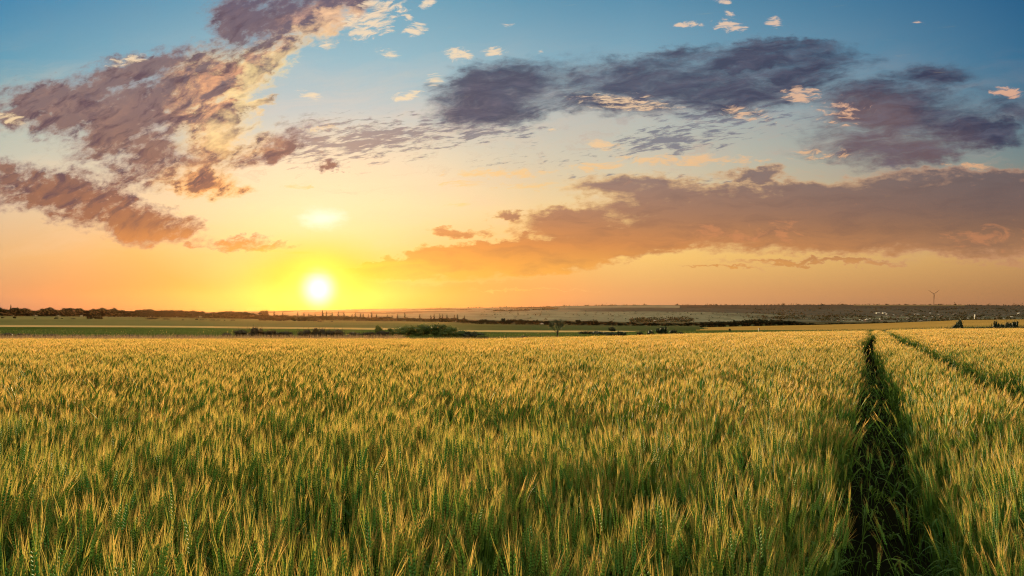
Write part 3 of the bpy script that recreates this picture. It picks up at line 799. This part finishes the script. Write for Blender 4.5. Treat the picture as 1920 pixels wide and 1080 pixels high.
# ------------------------------------------------------------------ post in the golden field verge
def plain(name, c, rough=0.7, noise_amt=0.25, scale=3.0):
    m, nt = material(name); n = fbm(objcoord(), scale, 4)
    f = (n - 0.5) * noise_amt + 1.0
    out(nt, principled(nt, mixc(1.0, c, comb(f, f, f), 'MULTIPLY'), rough, .3)); return m
M_wall = plain('white_render', rgb(.34, .31, .27)); M_roof = plain('grey_roof', rgb(.13, .10, .085)); M_red = plain('tile_roof', rgb(.20, .09, .06))
M_dark = plain('dark_opening', rgb(.03, .03, .03)); M_steel = plain('painted_steel', rgb(.035, .024, .02), .95); M_wood = plain('weathered_wood', rgb(.10, .07, .05))
def box(V_, F_, x0, x1, y0, y1, z0, z1):
    i = len(V_)
    V_ += [(x0, y0, z0), (x1, y0, z0), (x1, y1, z0), (x0, y1, z0), (x0, y0, z1), (x1, y0, z1), (x1, y1, z1), (x0, y1, z1)]
    F_ += [tuple(i + k for k in f) for f in ((0, 3, 2, 1), (4, 5, 6, 7), (0, 1, 5, 4), (1, 2, 6, 5), (2, 3, 7, 6), (3, 0, 4, 7))]
def field_post():
    Y = 178.0; x = (1423 - 960) / F * Y; z0 = height(x, Y)
    root = bpy.data.objects.new('field_post', None); COL.objects.link(root); root.location = (x, Y, z0)
    tag(root, 'short dark post with a square box on top at the edge of the golden field', 'post')
    V_, F_ = [], []; h = EYE + (HY - 615.3) / F * Y - z0
    box(V_, F_, -.07, .07, -.07, .07, -.1, h - .28); mesh_obj('pole', V_, F_, M_wood, root)
    V_, F_ = [], []; box(V_, F_, -.14, .14, -.12, .12, h - .28, h); mesh_obj('box', V_, F_, M_wood, root)
field_post()

# ------------------------------------------------------------------ wind turbine
def turbine():
    Y = 4450.0; x = (1751 - 960) / F * Y; z0 = height(x, Y) - 3; s = Y / F
    root = bpy.data.objects.new('wind_turbine', None); COL.objects.link(root); root.location = (x, Y, z0)
    tag(root, 'three bladed wind turbine on a slim tower standing on the far ridge', 'wind turbine')
    hub = EYE + (HY - 551.3) / F * Y - z0
    n = 16; V_, F_ = [], []
    for k, (z, r) in enumerate(((0, 1.5), (hub * .5, 1.15), (hub - 1.6, .85))):
        V_ += [(r * math.cos(2 * math.pi * q / n), r * math.sin(2 * math.pi * q / n), z) for q in range(n)]
    for k in range(2):
        F_ += [(k * n + q, k * n + (q + 1) % n, (k + 1) * n + (q + 1) % n, (k + 1) * n + q) for q in range(n)]
    F_.append(tuple(2 * n + q for q in range(n)))
    mesh_obj('tower', V_, F_, M_steel, root, smooth=True)
    V_, F_ = [], []
    for (y, r, w) in ((-3.2, 1.2, 1.0), (-2.5, 1.7, 1.5), (3.5, 1.7, 1.5), (5, 1.0, .9)):
        V_ += [(-w, y, hub - r), (w, y, hub - r), (w, y, hub + r), (-w, y, hub + r)]
    for k in range(3): F_ += [(k * 4 + q, k * 4 + (q + 1) % 4, (k + 1) * 4 + (q + 1) % 4, (k + 1) * 4 + q) for q in range(4)]
    F_ += [(3, 2, 1, 0), (12, 13, 14, 15)]
    mesh_obj('nacelle', V_, F_, M_steel, root)
    V_, F_ = [], []
    for k, (y, r) in enumerate(((-3.3, 1.6), (-4.6, 1.6), (-5.8, 1.0), (-6.4, .2))):
        V_ += [(r * math.cos(2 * math.pi * q / 12), y, hub + r * math.sin(2 * math.pi * q / 12)) for q in range(12)]
    for k in range(3): F_ += [(k * 12 + q, k * 12 + (q + 1) % 12, (k + 1) * 12 + (q + 1) % 12, (k + 1) * 12 + q) for q in range(12)]
    F_.append(tuple(36 + q for q in range(12))); hb = mesh_obj('hub', V_, F_, M_steel, root, smooth=True)
    for ang in (147, 38, 268):
        a = math.radians(ang); d = Vector((math.cos(a), 0, math.sin(a))); t = Vector((-math.sin(a), 0, math.cos(a)))
        L = 13.5 * s if ang != 268 else 12.5 * s; V_, F_ = [], []
        for (u_, w, th) in ((0.02, .9, .8), (.12, 1.3, .7), (.25, 1.9, .5), (.6, 1.3, .3), (.98, .6, .15)):
            c = d * L * u_ + Vector((0, -4.4, hub))
            V_ += [tuple(c - t * w * .4), tuple(c + Vector((0, -th, 0))), tuple(c + t * w * .9), tuple(c + Vector((0, th, 0)))]
        for k in range(4): F_ += [(k * 4 + q, k * 4 + (q + 1) % 4, (k + 1) * 4 + (q + 1) % 4, (k + 1) * 4 + q) for q in range(4)]
        F_ += [(3, 2, 1, 0), (16, 17, 18, 19)]
        mesh_obj('blade', V_, F_, M_steel, root, smooth=True)
turbine()

# ------------------------------------------------------------------ houses of the far village
def house(px_, py_, w_px, h_px, wall, roof, label, group=None, name='house', long=False, cat='house'):
    # find the depth where the slope shows at row py_
    u = (px_ - 960) / F; best = None
    for Y in range(700 if px_ < 1100 else 1450, 4500, 25):
        row = HY - (height(u * Y, Y) - EYE) / Y * F
        if best is None or abs(row - py_) < best[0]: best = (abs(row - py_), Y)
    Y = best[1]; s = Y / F; x = u * Y; z0 = height(x, Y) - .6
    w, h, d = w_px * s, h_px * s, max(w_px * s * .7, 6) if not long else 12
    root = bpy.data.objects.new(name, None); COL.objects.link(root); root.location = (x, Y, z0); root.rotation_euler = (0, 0, random.uniform(-.5, .5) if not long else 0)
    tag(root, label, cat, group)
    V_, F_ = [], []; hw = h * .6
    i = 0; V_ = [(-w/2, -d/2, -2), (w/2, -d/2, -2), (w/2, d/2, -2), (-w/2, d/2, -2), (-w/2, -d/2, hw), (w/2, -d/2, hw), (w/2, d/2, hw), (-w/2, d/2, hw), (-w/2, 0, h), (w/2, 0, h)]
    F_ = [(0, 1, 5, 4), (1, 2, 6, 5), (2, 3, 7, 6), (3, 0, 4, 7), (4, 8, 7), (5, 6, 9)]
    mesh_obj('wall', V_, F_, wall, root)
    o = .5; V_ = [(-w/2-o, -d/2-o, hw-.4), (w/2+o, -d/2-o, hw-.4), (w/2+o, 0, h+.15), (-w/2-o, 0, h+.15), (-w/2-o, d/2+o, hw-.4), (w/2+o, d/2+o, hw-.4)]
    V_ += [(a, b, c + .35) for a, b, c in V_[:6]]
    F_ = [(0, 1, 2, 3), (3, 2, 5, 4), (6, 7, 8, 9), (9, 8, 11, 10), (0, 1, 7, 6), (4, 5, 11, 10), (0, 3, 9, 6), (3, 4, 10, 9), (1, 2, 8, 7), (2, 5, 11, 8)]
    mesh_obj('roof', V_, F_, roof, root)
    for k in range(2 if not long else 5):
        V_, F_ = [], []; xx = (-w * .25 + k * w * .5) if not long else (-w * .4 + k * w * .2)
        box(V_, F_, xx - w * .05, xx + w * .05, -d/2 - .05, -d/2 + .1, hw * .4, hw * .75); mesh_obj('window', V_, F_, M_dark, root)
    return root
house(1646, 588, 6.5, 2.0, M_wall, M_wall, 'long pale shed, left one of two on the village slope', long=True, name='farm_shed', cat='shed')
house(1657.5, 588, 5.5, 2.0, M_wall, M_wall, 'long pale shed, right one of two on the village slope', long=True, name='farm_shed', cat='shed')
house(1720, 590, 5, 1.6, M_wall, M_wall, 'long pale shed below the wind turbine, left of the bright white house', long=True, name='farm_shed', cat='shed')
house(1744, 588.5, 3, 2.4, M_wall, M_wall, 'bright white house just below the wind turbine')
house(1625, 600.5, 2.4, 2.8, M_wall, M_wall, 'bright white house at the left end of the village')
house(1702, 599, 4.2, 3.4, M_wall, M_roof, 'larger white gabled house low in the village')
house(1834.5, 598.5, 4, 3.2, M_wall, M_roof, 'pale house just right of the white church tower')
house(1910, 588.5, 3, 2.4, M_wall, M_wall, 'small white house high on the slope at the right edge')
house(1018, 608, 9, 4.0, M_wall, M_wall, 'pale farmhouse among trees left of the lone dead tree')
house(1030, 608, 5, 3.0, M_wall, M_roof, 'small pale outbuilding right of the farmhouse by the lone dead tree')
house(857, 602.5, 4, 2.2, M_wall, M_wall, 'small pale building among the poplars right of the sun')
house(880, 603.5, 4, 2.2, M_wall, M_roof, 'small pale building at the right end of the poplars')
for q in range(64):
    p = R_.uniform(1555, 1925); r0 = R_.uniform(589, 603) if p > 1660 else R_.uniform(598, 604)
    house(p, r0, R_.uniform(1.8, 3.2), R_.uniform(1.4, 2.2), R_.choice([M_wall, M_roof, M_roof]), R_.choice([M_roof, M_roof, M_red, M_wall]), 'small village house scattered on the dark slope on the right', 'small houses of the village on the far slope')
for q in range(14):
    p = R_.uniform(1195, 1285); house(p, R_.uniform(598, 603), R_.uniform(1.6, 2.6), 1.6, M_wall, R_.choice([M_roof, M_wall]), 'tiny pale house in the hazy hamlet in the middle distance', 'houses of the hazy middle hamlet')
def church():
    u = (1828 - 960) / F; Y = 1900.0; x = u * Y; z0 = height(x, Y) - 2; s = Y / F
    root = bpy.data.objects.new('church_tower', None); COL.objects.link(root); root.location = (x, Y, z0)
    tag(root, 'slender white church tower with a pointed top in the village', 'church tower')
    w = 1.1 * s; h = EYE + (HY - 592.5) / F * Y - z0; V_, F_ = [], []
    box(V_, F_, -w, w, -w, w, 0, h); mesh_obj('tower', V_, F_, M_wall, root)
    V_ = [(-w-.2, -w-.2, h), (w+.2, -w-.2, h), (w+.2, w+.2, h), (-w-.2, w+.2, h), (0, 0, h + 4.2 * s)]; F_ = [(0, 1, 4), (1, 2, 4), (2, 3, 4), (3, 0, 4), (3, 2, 1, 0)]
    mesh_obj('spire', V_, F_, M_wall, root)
    V_, F_ = [], []; box(V_, F_, -w * .4, w * .4, -w - .1, -w + .1, h * .7, h * .85); mesh_obj('belfry_opening', V_, F_, M_dark, root)
church()

# ------------------------------------------------------------------ far woods on the hills (read as one mass)
def far_wood(name, spots, label, mat, n_leaf=26):
    r = np.random.default_rng(11); V_, F_, vv = [], [], []
    for (x, y, z, h) in spots:
        t0 = r.uniform()
        for _ in range(n_leaf):
            c = np.array([x + r.normal() * h * .35, y + r.normal() * h * .3, z + abs(r.normal()) * h * .38])
            a = r.normal(size=3); a /= np.linalg.norm(a); b = np.cross(a, r.normal(size=3)); b /= np.linalg.norm(b); s = h * r.uniform(.12, .3)
            i0 = len(V_); V_ += [tuple(c - a * s), tuple(c + b * s), tuple(c + a * s), tuple(c - b * s)]; F_.append((i0, i0 + 1, i0 + 2, i0 + 3)); vv += [t0] * 4
    o = mesh_obj(name, V_, F_, mat)
    o.data.attributes.new('v', 'FLOAT', 'POINT').data.foreach_set('value', np.array(vv, np.float32))
    tag(o, label, name.replace('_', ' '), None, 'stuff')
sp = []
for q in range(700):     # ridge
    p = R_.uniform(800, 1960)
    if p < 1100 and R_.random() < .6: continue
    if 1212 < p < 1266 : continue
    Y = 4580 + R_.uniform(-60, 30); x = (p - 960) / F * Y
    sp.append((x, Y, height(x, Y) - 1.5, R_.uniform(3, 9) * (1.0 if R_.random() < .85 else 1.5)))
far_wood('ridge_trees', sp, 'thin broken line of trees along the far ridge', M_leaf_far, 14)
sp = []
for q in range(1700):    # wood and gardens on the right slope
    p = R_.uniform(1400, 1960); Y = R_.uniform(1500, 3500); x = (p - 960) / F * Y
    if mnoise.noise(Vector((x * .008, Y * .005, 3))) < (.0 if p < 1660 else -.08): continue
    sp.append((x, Y, height(x, Y) - 1.5, R_.uniform(4, 9)))
for q in range(260):     # scattered scrub on the open slope
    p = R_.uniform(900, 1400); Y = R_.uniform(1500, 2700); x = (p - 960) / F * Y
    sp.append((x, Y, height(x, Y) - 1.0, R_.uniform(2, 5)))
for q in range(150):
    p = R_.uniform(925, 1045); Y = 2900 + (p - 925) * 2 + R_.uniform(-20, 20); x = (p - 960) / F * Y
    sp.append((x, Y, height(x, Y) - 1.0, R_.uniform(4, 8)))
for q in range(340):
    p = R_.uniform(1180, 1300); Y = R_.uniform(1450, 1800); x = (p - 960) / F * Y
    sp.append((x, Y, height(x, Y) - 1.0, R_.uniform(3, 6)))
far_wood('hillside_woods', sp, 'dark woods and garden trees covering the far village slope', M_leaf_far, 14)
# ------------------------------------------------------------------ wheat
M_stem = leafy('wheat_stem', rgb(0.022, 0.092, 0.010), rgb(0.125, 0.175, 0.012), 0.30)
M_wleaf = leafy('wheat_leaf', rgb(0.013, 0.070, 0.012), rgb(0.105, 0.180, 0.012), 0.40)
M_head = leafy('wheat_head', rgb(0.05, 0.20, 0.045), rgb(0.28, 0.34, 0.032), 0.25, 0.75, 0.12)
M_awn = leafy('wheat_awn', rgb(0.11, 0.21, 0.014), rgb(0.78, 0.42, 0.14), 0.45)
WM = [M_stem, M_wleaf, M_head, M_awn]

class WB:
    def __init__(s): s.V, s.F, s.M, s.v = [], [], [], []
    def add(s, vs, fs, m, val):
        i = len(s.V); s.V += [tuple(p) for p in vs]; s.F += [tuple(i + k for k in f) for f in fs]; s.M += [m] * len(fs); s.v += list(val) if isinstance(val, list) else [val] * len(vs)
    def build(s, name):
        o = mesh_obj(name, s.V, s.F, WM, fmat=s.M, link=False)
        o.data.attributes.new('v', 'FLOAT', 'POINT').data.foreach_set('value', np.array(s.v, np.float32))
        return o
def orth(d, r):
    a = d.cross(Vector((r.gauss(0, 1), r.gauss(0, 1), r.gauss(0, 1))))
    return a.normalized() if a.length > 1e-4 else Vector((1, 0, 0))
def wheat_plant(B, r, x, y, lod, hmul=1.0, base_cut=0.0):
    """one stalk with its ear, awns and leaves; lod 0 is the full plant"""
    H = WH * hmul * r.uniform(0.86, 1.02) - 0.10
    val = (r.uniform(0.0, 0.55), r.uniform(0.1, 0.85), r.uniform(0.3, 1.0))[lod]
    lean = Vector((r.gauss(0.05, 0.07), r.gauss(0.0, 0.07), 0))
    if r.random() < 0.05: lean *= 2.6
    def at(t): return Vector((x, y, 0)) + Vector((lean.x * t * t * H, lean.y * t * t * H, t * H))
    n = (5, 3, 2)[lod]; z0 = 0.0 if lod == 0 else (0.2 if lod == 1 else 0.45)
    w = (0.0021, 0.0030, 0.006)[lod]
    rot = r.uniform(0, math.pi)
    pts = [at(z0 + (1 - z0) * k / n) for k in range(n + 1)]
    if lod == 0:
        vs = []; fs = []
        for p in pts:
            vs += [p + Vector((math.cos(rot + q * 2.094), math.sin(rot + q * 2.094), 0)) * w for q in range(3)]
        for k in range(n): fs += [(k * 3 + q, k * 3 + (q + 1) % 3, k * 3 + 3 + (q + 1) % 3, k * 3 + 3 + q) for q in range(3)]
    else:
        sd_ = Vector((math.cos(rot), math.sin(rot), 0)) * w; vs = []; fs = []
        for p in pts: vs += [p - sd_, p + sd_]
        fs = [(2 * k, 2 * k + 1, 2 * k + 3, 2 * k + 2) for k in range(n)]
    B.add(vs, fs, 0, val)
    # ear
    d = (at(1.0) - at(0.93)).normalized(); nod = Vector((r.gauss(.04, .11), r.gauss(0, .11), 0))
    L = r.uniform(0.080, 0.105); top = at(1.0)
    axis = []
    for k in range(6):
        t = k / 5; dd = (d + nod * t).normalized(); axis.append(top + dd * L * t)
    dd = (d + nod).normalized()
    if lod == 0:
        s = orth(dd, r); tt = dd.cross(s)
        for k in range(18):
            t = 0.02 + 0.92 * k / 18; q = t * 5; i = min(int(q), 4); c = axis[i].lerp(axis[i + 1], q - i)
            side = s if k % 2 else -s
            taper = 1.0 - 0.35 * abs(t - 0.4) / 0.6
            o_ = (dd * 0.86 + side * 0.42 + tt * r.uniform(-.15, .15)).normalized()
            a = o_ * 0.0150 * taper; b = tt * 0.0056 * taper; e = o_.cross(tt).normalized() * 0.0042 * taper
            c0 = c + side * 0.0032
            B.add([c0, c0 + a * .45 + b, c0 + a * .45 + e, c0 + a * .45 - b, c0 + a * .45 - e, c0 + a], [(0, 1, 2), (0, 2, 3), (0, 3, 4), (0, 4, 1), (5, 2, 1), (5, 3, 2), (5, 4, 3), (5, 1, 4)], 2, val)
            for j in range(1):
                al = r.uniform(.048, .078); ad = (dd + side * r.uniform(.03, .22) + tt * r.uniform(-.18, .18)).normalized()
                m_ = c0 + a + ad * al * .5; e_ = m_ + (ad + Vector((r.gauss(0, .08), r.gauss(0, .08), 0))).normalized() * al * .5
                wd = orth(ad, r) * 0.00050; st_ = c0 + a * .9
                B.add([st_ - wd, st_ + wd, m_ + wd * .8, m_ - wd * .8, e_], [(0, 1, 2, 3), (3, 2, 4)], 3, [val * .5, val * .5, val * .5 + .3, val * .5 + .3, val * .5 + .5])
    else:
        s = orth(dd, r); tt = dd.cross(s); k_ = 4; vs = []; fs = []
        rad = 0.0075 if lod == 1 else 0.009
        for (t, m_) in ((0, .4), (.3, 1.0), (.7, .85), (1, .2)):
            c = axis[0].lerp(axis[5], t)
            vs += [c + (s * math.cos(q * math.pi / 2) + tt * math.sin(q * math.pi / 2) * .7) * rad * m_ for q in range(k_)]
        for k in range(3): fs += [(k * 4 + q, k * 4 + (q + 1) % 4, k * 4 + 4 + (q + 1) % 4, k * 4 + 4 + q) for q in range(4)]
        B.add(vs, fs, 2, val)
        na, wa = ((14, 0.0013), (9, 0.0046))[lod - 1]
        for j in range(na):
            t = r.uniform(.15, 1); c = axis[0].lerp(axis[5], t); al = r.uniform(.06, .09)
            ad = (dd + s * r.uniform(-.2, .2) + tt * r.uniform(-.2, .2)).normalized(); wd = orth(ad, r) * wa
            B.add([c - wd, c + wd, c + ad * al], [(0, 1, 2)], 3, [val * .5 + .1, val * .5 + .1, val * .5 + .6])
    # leaves
    for k in range((3, 2, 1)[lod]):
        if lod == 1 and r.random() < .25: continue
        t = (0.80, 0.58, 0.38)[k] * r.uniform(.9, 1.08); c = at(t); az = r.uniform(0, 2 * math.pi)
        o_ = Vector((math.cos(az), math.sin(az), 0)); sd2 = Vector((-o_.y, o_.x, 0)); LL = r.uniform(.14, .24); wl = r.uniform(.0045, .0075)
        m = (6, 4, 3)[lod]; vs = []; fs = []; up = r.uniform(1.2, 2.4); dr = r.uniform(1.2, 3.2)
        for q in range(m + 1):
            f = q / m; p = c + o_ * LL * f * .8 + Vector((0, 0, LL * (up * f - dr * f * f) * .6)); ww = wl * (1 - f ** 2.2) * (1.0 if lod < 2 else 1.5) + .0002
            vs += [p - sd2 * ww, p + sd2 * ww]
        fs = [(2 * q, 2 * q + 1, 2 * q + 3, 2 * q + 2) for q in range(m)]
        B.add(vs, fs, 1, val)

PC = bpy.data.collections.new('wheat_plants')
protos = []
N0, N1, N2 = 12, 8, 8
for k in range(N0):
    r = random.Random(100 + k); B = WB(); wheat_plant(B, r, 0, 0, 0); protos.append(B.build('wheat_a%02d' % k))
for k in range(N1):
    r = random.Random(200 + k); B = WB(); tl = Vector((r.gauss(0, .012), r.gauss(0, .012), 0))
    for q in range(18):
        wheat_plant(B, r, r.gauss(0, .055), r.gauss(0, .055), 1, 1 + r.gauss(0, .03))
    protos.append(B.build('wheat_b%02d' % k))
for k in range(N2):
    r = random.Random(300 + k); B = WB()
    for q in range(34):
        wheat_plant(B, r, r.uniform(-.22, .22), r.uniform(-.22, .22), 2, 1 + r.gauss(0, .04))
    protos.append(B.build('wheat_c%02d' % k))
# broken, leaning stalks and low weeds for the wheel tracks
def weed(B, r):
    for q in range(7):
        az = r.uniform(0, 2 * math.pi); o_ = Vector((math.cos(az), math.sin(az), 0)); sd2 = Vector((-o_.y, o_.x, 0)); LL = r.uniform(.10, .26); wl = r.uniform(.004, .009)
        up = r.uniform(.8, 2.4); dr = r.uniform(1.0, 3.0); vs = []
        for k in range(6):
            f = k / 5; p = o_ * LL * f * .8 + Vector((r.uniform(-.01, .01), 0, LL * (up * f - dr * f * f) * .7 + .01)); ww = wl * math.sin(math.pi * min(f * .8 + .15, 1)) + .0003
            vs += [p - sd2 * ww, p + sd2 * ww]
        B.add(vs, [(2 * k, 2 * k + 1, 2 * k + 3, 2 * k + 2) for k in range(5)], 1, r.random())
for k in range(4):
    r = random.Random(400 + k); B = WB(); weed(B, r); protos.append(B.build('wheat_d%02d' % k))
for o in protos: PC.objects.link(o)

def noise2(x, y, s, seed):
    """smooth value noise in numpy"""
    g = np.random.default_rng(seed).random((256, 256)); xs_, ys_ = x / s + 1000.3, y / s + 1000.7
    xi, yi = np.floor(xs_).astype(int), np.floor(ys_).astype(int); fx, fy = xs_ - xi, ys_ - yi
    fx = fx * fx * (3 - 2 * fx); fy = fy * fy * (3 - 2 * fy)
    a = g[xi % 256, yi % 256]; b = g[(xi + 1) % 256, yi % 256]; c = g[xi % 256, (yi + 1) % 256]; d = g[(xi + 1) % 256, (yi + 1) % 256]
    return (a * (1 - fx) + b * fx) * (1 - fy) + (c * (1 - fx) + d * fx) * fy
def scatter(y0, y1, dens, side, seed):
    r = np.random.default_rng(seed); W = lambda y: np.maximum(y, 0) * side + 2.6
    wmax = float(W(np.array([y1]))[0]); n = int(dens * (y1 - y0) * 2 * wmax)
    x = r.uniform(-wmax, wmax, n); y = r.uniform(y0, y1, n)
    k = np.abs(x) < W(y); return x[k], y[k], r
DE = float(os.environ.get('WD', '1'))
PX_, PY_, PZ_, RX_, RZ_, SC_, ID_ = [], [], [], [], [], [], []
def emit(x, y, r, lo, n, seed, gap, tilt, ymin, ymax, clump=0.0):
    yw = np.interp(x / np.maximum(y, 60.0), US, YW)
    d1 = np.abs(x - T1(y)) * 0.914; d2 = np.abs(x - T2(y)) * 0.914
    jag = 0.05 * (noise2(x, y, .35, 5) - .5)
    hw1 = 0.215 + 0.05 * np.exp(-np.maximum(y, 0) / 5.0) + jag + clump; hw2 = 0.28 + jag + clump * 1.3
    cov = noise2(x, y, .13, 1) * .6 + noise2(x, y, .4, 2) * .4
    fade = r.uniform(-1.2, 1.2, len(x))
    keep = (y + fade < ymax) & (y + fade >= ymin) & (y < yw - 0.1) & (d1 > hw1) & (d2 > hw2) & (cov > gap) & ((x * x + (y - .1) ** 2) > .30 ** 2)
    keep |= (y > yw - .1) & (y < yw + .0) & False
    x, y, cov = x[keep], y[keep], cov[keep]
    d1, d2 = d1[keep], d2[keep]
    m = len(x)
    hgt = 1.0 + (noise2(x, y, .45, 3) - .5) * .10 + (noise2(x, y, .14, 9) - .5) * .32 + (noise2(x, y, 2.4, 4) - .5) * .03
    edge = np.minimum(d1, d2); hgt *= np.where(edge < .45, .93, 1.0)
    PX_.append(x); PY_.append(y); PZ_.append(height_np(x, y)); SC_.append(hgt)
    tx = (noise2(x, y, .5, 6) - .5) * tilt * 2; ty = (noise2(x, y, .5, 7) - .5) * tilt * 2
    # crops lean a little into the track
    k_ = np.where(r.random(m) < .07, 3.0, 1.0) * tilt * .42
    RX_.append(np.stack([tx + r.normal(0, 1, m) * k_, ty + .03 + r.normal(0, 1, m) * k_], 1)); RZ_.append(r.uniform(-.9, .9, m)); ID_.append(lo + r.integers(0, n, m))
x, y, r = scatter(-2.6, 7.2, 520 * DE, .80, 1); emit(x, y, r, 0, N0, 1, .43, .11, -9, 6)
x, y, r = scatter(4.8, 26.0, 30 * DE, .75, 2); emit(x, y, r, N0, N1, 2, .43, .08, 6, 24, .07)
x, y, r = scatter(22.0, 111.0, 9.0 * DE, .72, 3); emit(x, y, r, N0 + N1, N2, 3, .24, .07, 24, 999, .20)
# tracks: low weeds, and some stalks fallen across them
def track(T, seed, ymin):
    r = np.random.default_rng(seed); n = int(170)
    y = ymin + (30 - ymin) * r.uniform(0, 1, n) ** 1.8; x = T(y) + r.uniform(-.24, .24, n)
    PX_.append(x); PY_.append(y); PZ_.append(height_np(x, y)); SC_.append(r.uniform(.4, 1.0, n)); RX_.append(np.zeros((n, 2))); RZ_.append(r.uniform(0, 6.28, n)); ID_.append(N0 + N1 + N2 + r.integers(0, 4, n))
    n = 130; y = ymin + (24 - ymin) * r.uniform(0, 1, n) ** 1.6; sgn = r.choice([-1, 1], n); x = T(y) + sgn * r.uniform(.10, .26, n)
    PX_.append(x); PY_.append(y); PZ_.append(height_np(x, y)); SC_.append(r.uniform(.6, .95, n)); RX_.append(np.stack([r.normal(0, .25, n), -sgn * r.uniform(.1, .7, n)], 1)); RZ_.append(r.uniform(-.4, .4, n)); ID_.append(r.integers(0, N0, n))
track(T1, 21, 1.0); track(T2, 22, 1.0)
X, Y_, Z = map(np.concatenate, (PX_, PY_, PZ_)); SCL = np.concatenate(SC_); RXY = np.concatenate(RX_); RZZ = np.concatenate(RZ_); IDX = np.concatenate(ID_)
print('wheat instances', len(X))
me = bpy.data.meshes.new('wheat_field'); me.vertices.add(len(X))
me.vertices.foreach_set('co', np.stack([X, Y_, Z], 1).astype(np.float32).ravel())
a = me.attributes.new('rot', 'FLOAT_VECTOR', 'POINT'); a.data.foreach_set('vector', np.stack([RXY[:, 0], RXY[:, 1], RZZ], 1).astype(np.float32).ravel())
a = me.attributes.new('scl', 'FLOAT', 'POINT'); a.data.foreach_set('value', SCL.astype(np.float32))
a = me.attributes.new('idx', 'INT', 'POINT'); a.data.foreach_set('value', IDX.astype(np.int32))
wo_ = bpy.data.objects.new('wheat_field', me); COL.objects.link(wo_)
tag(wo_, 'dense field of ripening bearded wheat with golden awns and green stalks', 'wheat', None, 'stuff')
def instancer(ob, coll):
    ng = bpy.data.node_groups.new('scatter', 'GeometryNodeTree')
    ng.interface.new_socket('Geometry', in_out='INPUT', socket_type='NodeSocketGeometry'); ng.interface.new_socket('Geometry', in_out='OUTPUT', socket_type='NodeSocketGeometry')
    N = ng.nodes; L = ng.links; gi = N.new('NodeGroupInput'); go = N.new('NodeGroupOutput')
    ci = N.new('GeometryNodeCollectionInfo'); ci.inputs[0].default_value = coll; ci.inputs[1].default_value = True; ci.inputs[2].default_value = True
    ip = N.new('GeometryNodeInstanceOnPoints'); ip.inputs['Pick Instance'].default_value = True
    def na(nm, t):
        n = N.new('GeometryNodeInputNamedAttribute'); n.data_type = t; n.inputs[0].default_value = nm; return n.outputs[0]
    L.new(gi.outputs[0], ip.inputs['Points']); L.new(ci.outputs[0], ip.inputs['Instance']); L.new(na('idx', 'INT'), ip.inputs['Instance Index'])
    er = N.new('FunctionNodeEulerToRotation'); L.new(na('rot', 'FLOAT_VECTOR'), er.inputs[0]); L.new(er.outputs[0], ip.inputs['Rotation'])
    L.new(na('scl', 'FLOAT'), ip.inputs['Scale']); L.new(ip.outputs[0], go.inputs[0])
    md = ob.modifiers.new('scatter', 'NODES'); md.node_group = ng
instancer(wo_, PC)

# ------------------------------------------------------------------ dry grass fringe beyond the wheat
M_dry = leafy('dry_grass', rgb(0.18, 0.12, 0.07), rgb(0.30, 0.20, 0.11), 0.3, 0.9, 0.03)
M_green = leafy('green_grass', rgb(0.04, 0.065, 0.018), rgb(0.085, 0.095, 0.028), 0.3, 0.9, 0.03)
def grass(name, n, area, hgt, mat, label, seed, wid=.012):
    r = np.random.default_rng(seed); V_, F_, vv = [], [], []
    for q in range(n):
        px_, Y = area(r); x = (px_ - 960) / F * Y; z = height(x, Y); h = hgt * r.uniform(.5, 1.15); a = r.uniform(0, math.pi); w = wid * r.uniform(.7, 1.4)
        dx_, dy_ = math.cos(a) * w, math.sin(a) * w; lx = r.normal() * h * .2; i0 = len(V_)
        V_ += [(x - dx_, Y - dy_, z), (x + dx_, Y + dy_, z), (x + lx, Y + r.normal() * h * .15, z + h)]; F_.append((i0, i0 + 1, i0 + 2)); vv += [r.uniform()] * 3
    o = mesh_obj(name, V_, F_, mat); o.data.attributes.new('v', 'FLOAT', 'POINT').data.foreach_set('value', np.array(vv, np.float32))
    tag(o, label, 'grass', None, 'stuff')
grass('dry_grass', 42000, lambda r: (lambda p: (p, float(np.interp((p - 960) / F, US, YW)) + r.uniform(.3, 24 if p < 760 else 6)))(r.uniform(-60, 1050)), 1.0, M_dry, 'pinkish dry grass along the far edge of the wheat', 31, .022)
grass('meadow_grass', 26000, lambda r: (r.uniform(-60, 1980), r.uniform(102, 185)), .45, M_green, 'green tufts of grass on the meadow beyond the wheat', 32, .03)

# ------------------------------------------------------------------ haze
def haze():
    V_, F_ = [], []; box(V_, F_, -26000, 26000, -3400, 6300, -40, 135)
    m, nt = material('haze'); p = nt.nodes.new('ShaderNodeVolumePrincipled')
    p.inputs['Color'].default_value = (0.92, 0.40, 0.15, 1); p.inputs['Density'].default_value = 0.0000045; p.inputs['Anisotropy'].default_value = 0.84
    o = nt.nodes.new('ShaderNodeOutputMaterial'); nt.links.new(p.outputs[0], o.inputs['Volume'])
    ob = mesh_obj('haze', V_, F_, m); tag(ob, 'thin warm evening haze over the valley', 'haze', None, 'stuff')
if os.environ.get('HZ', '1') == '1': haze()
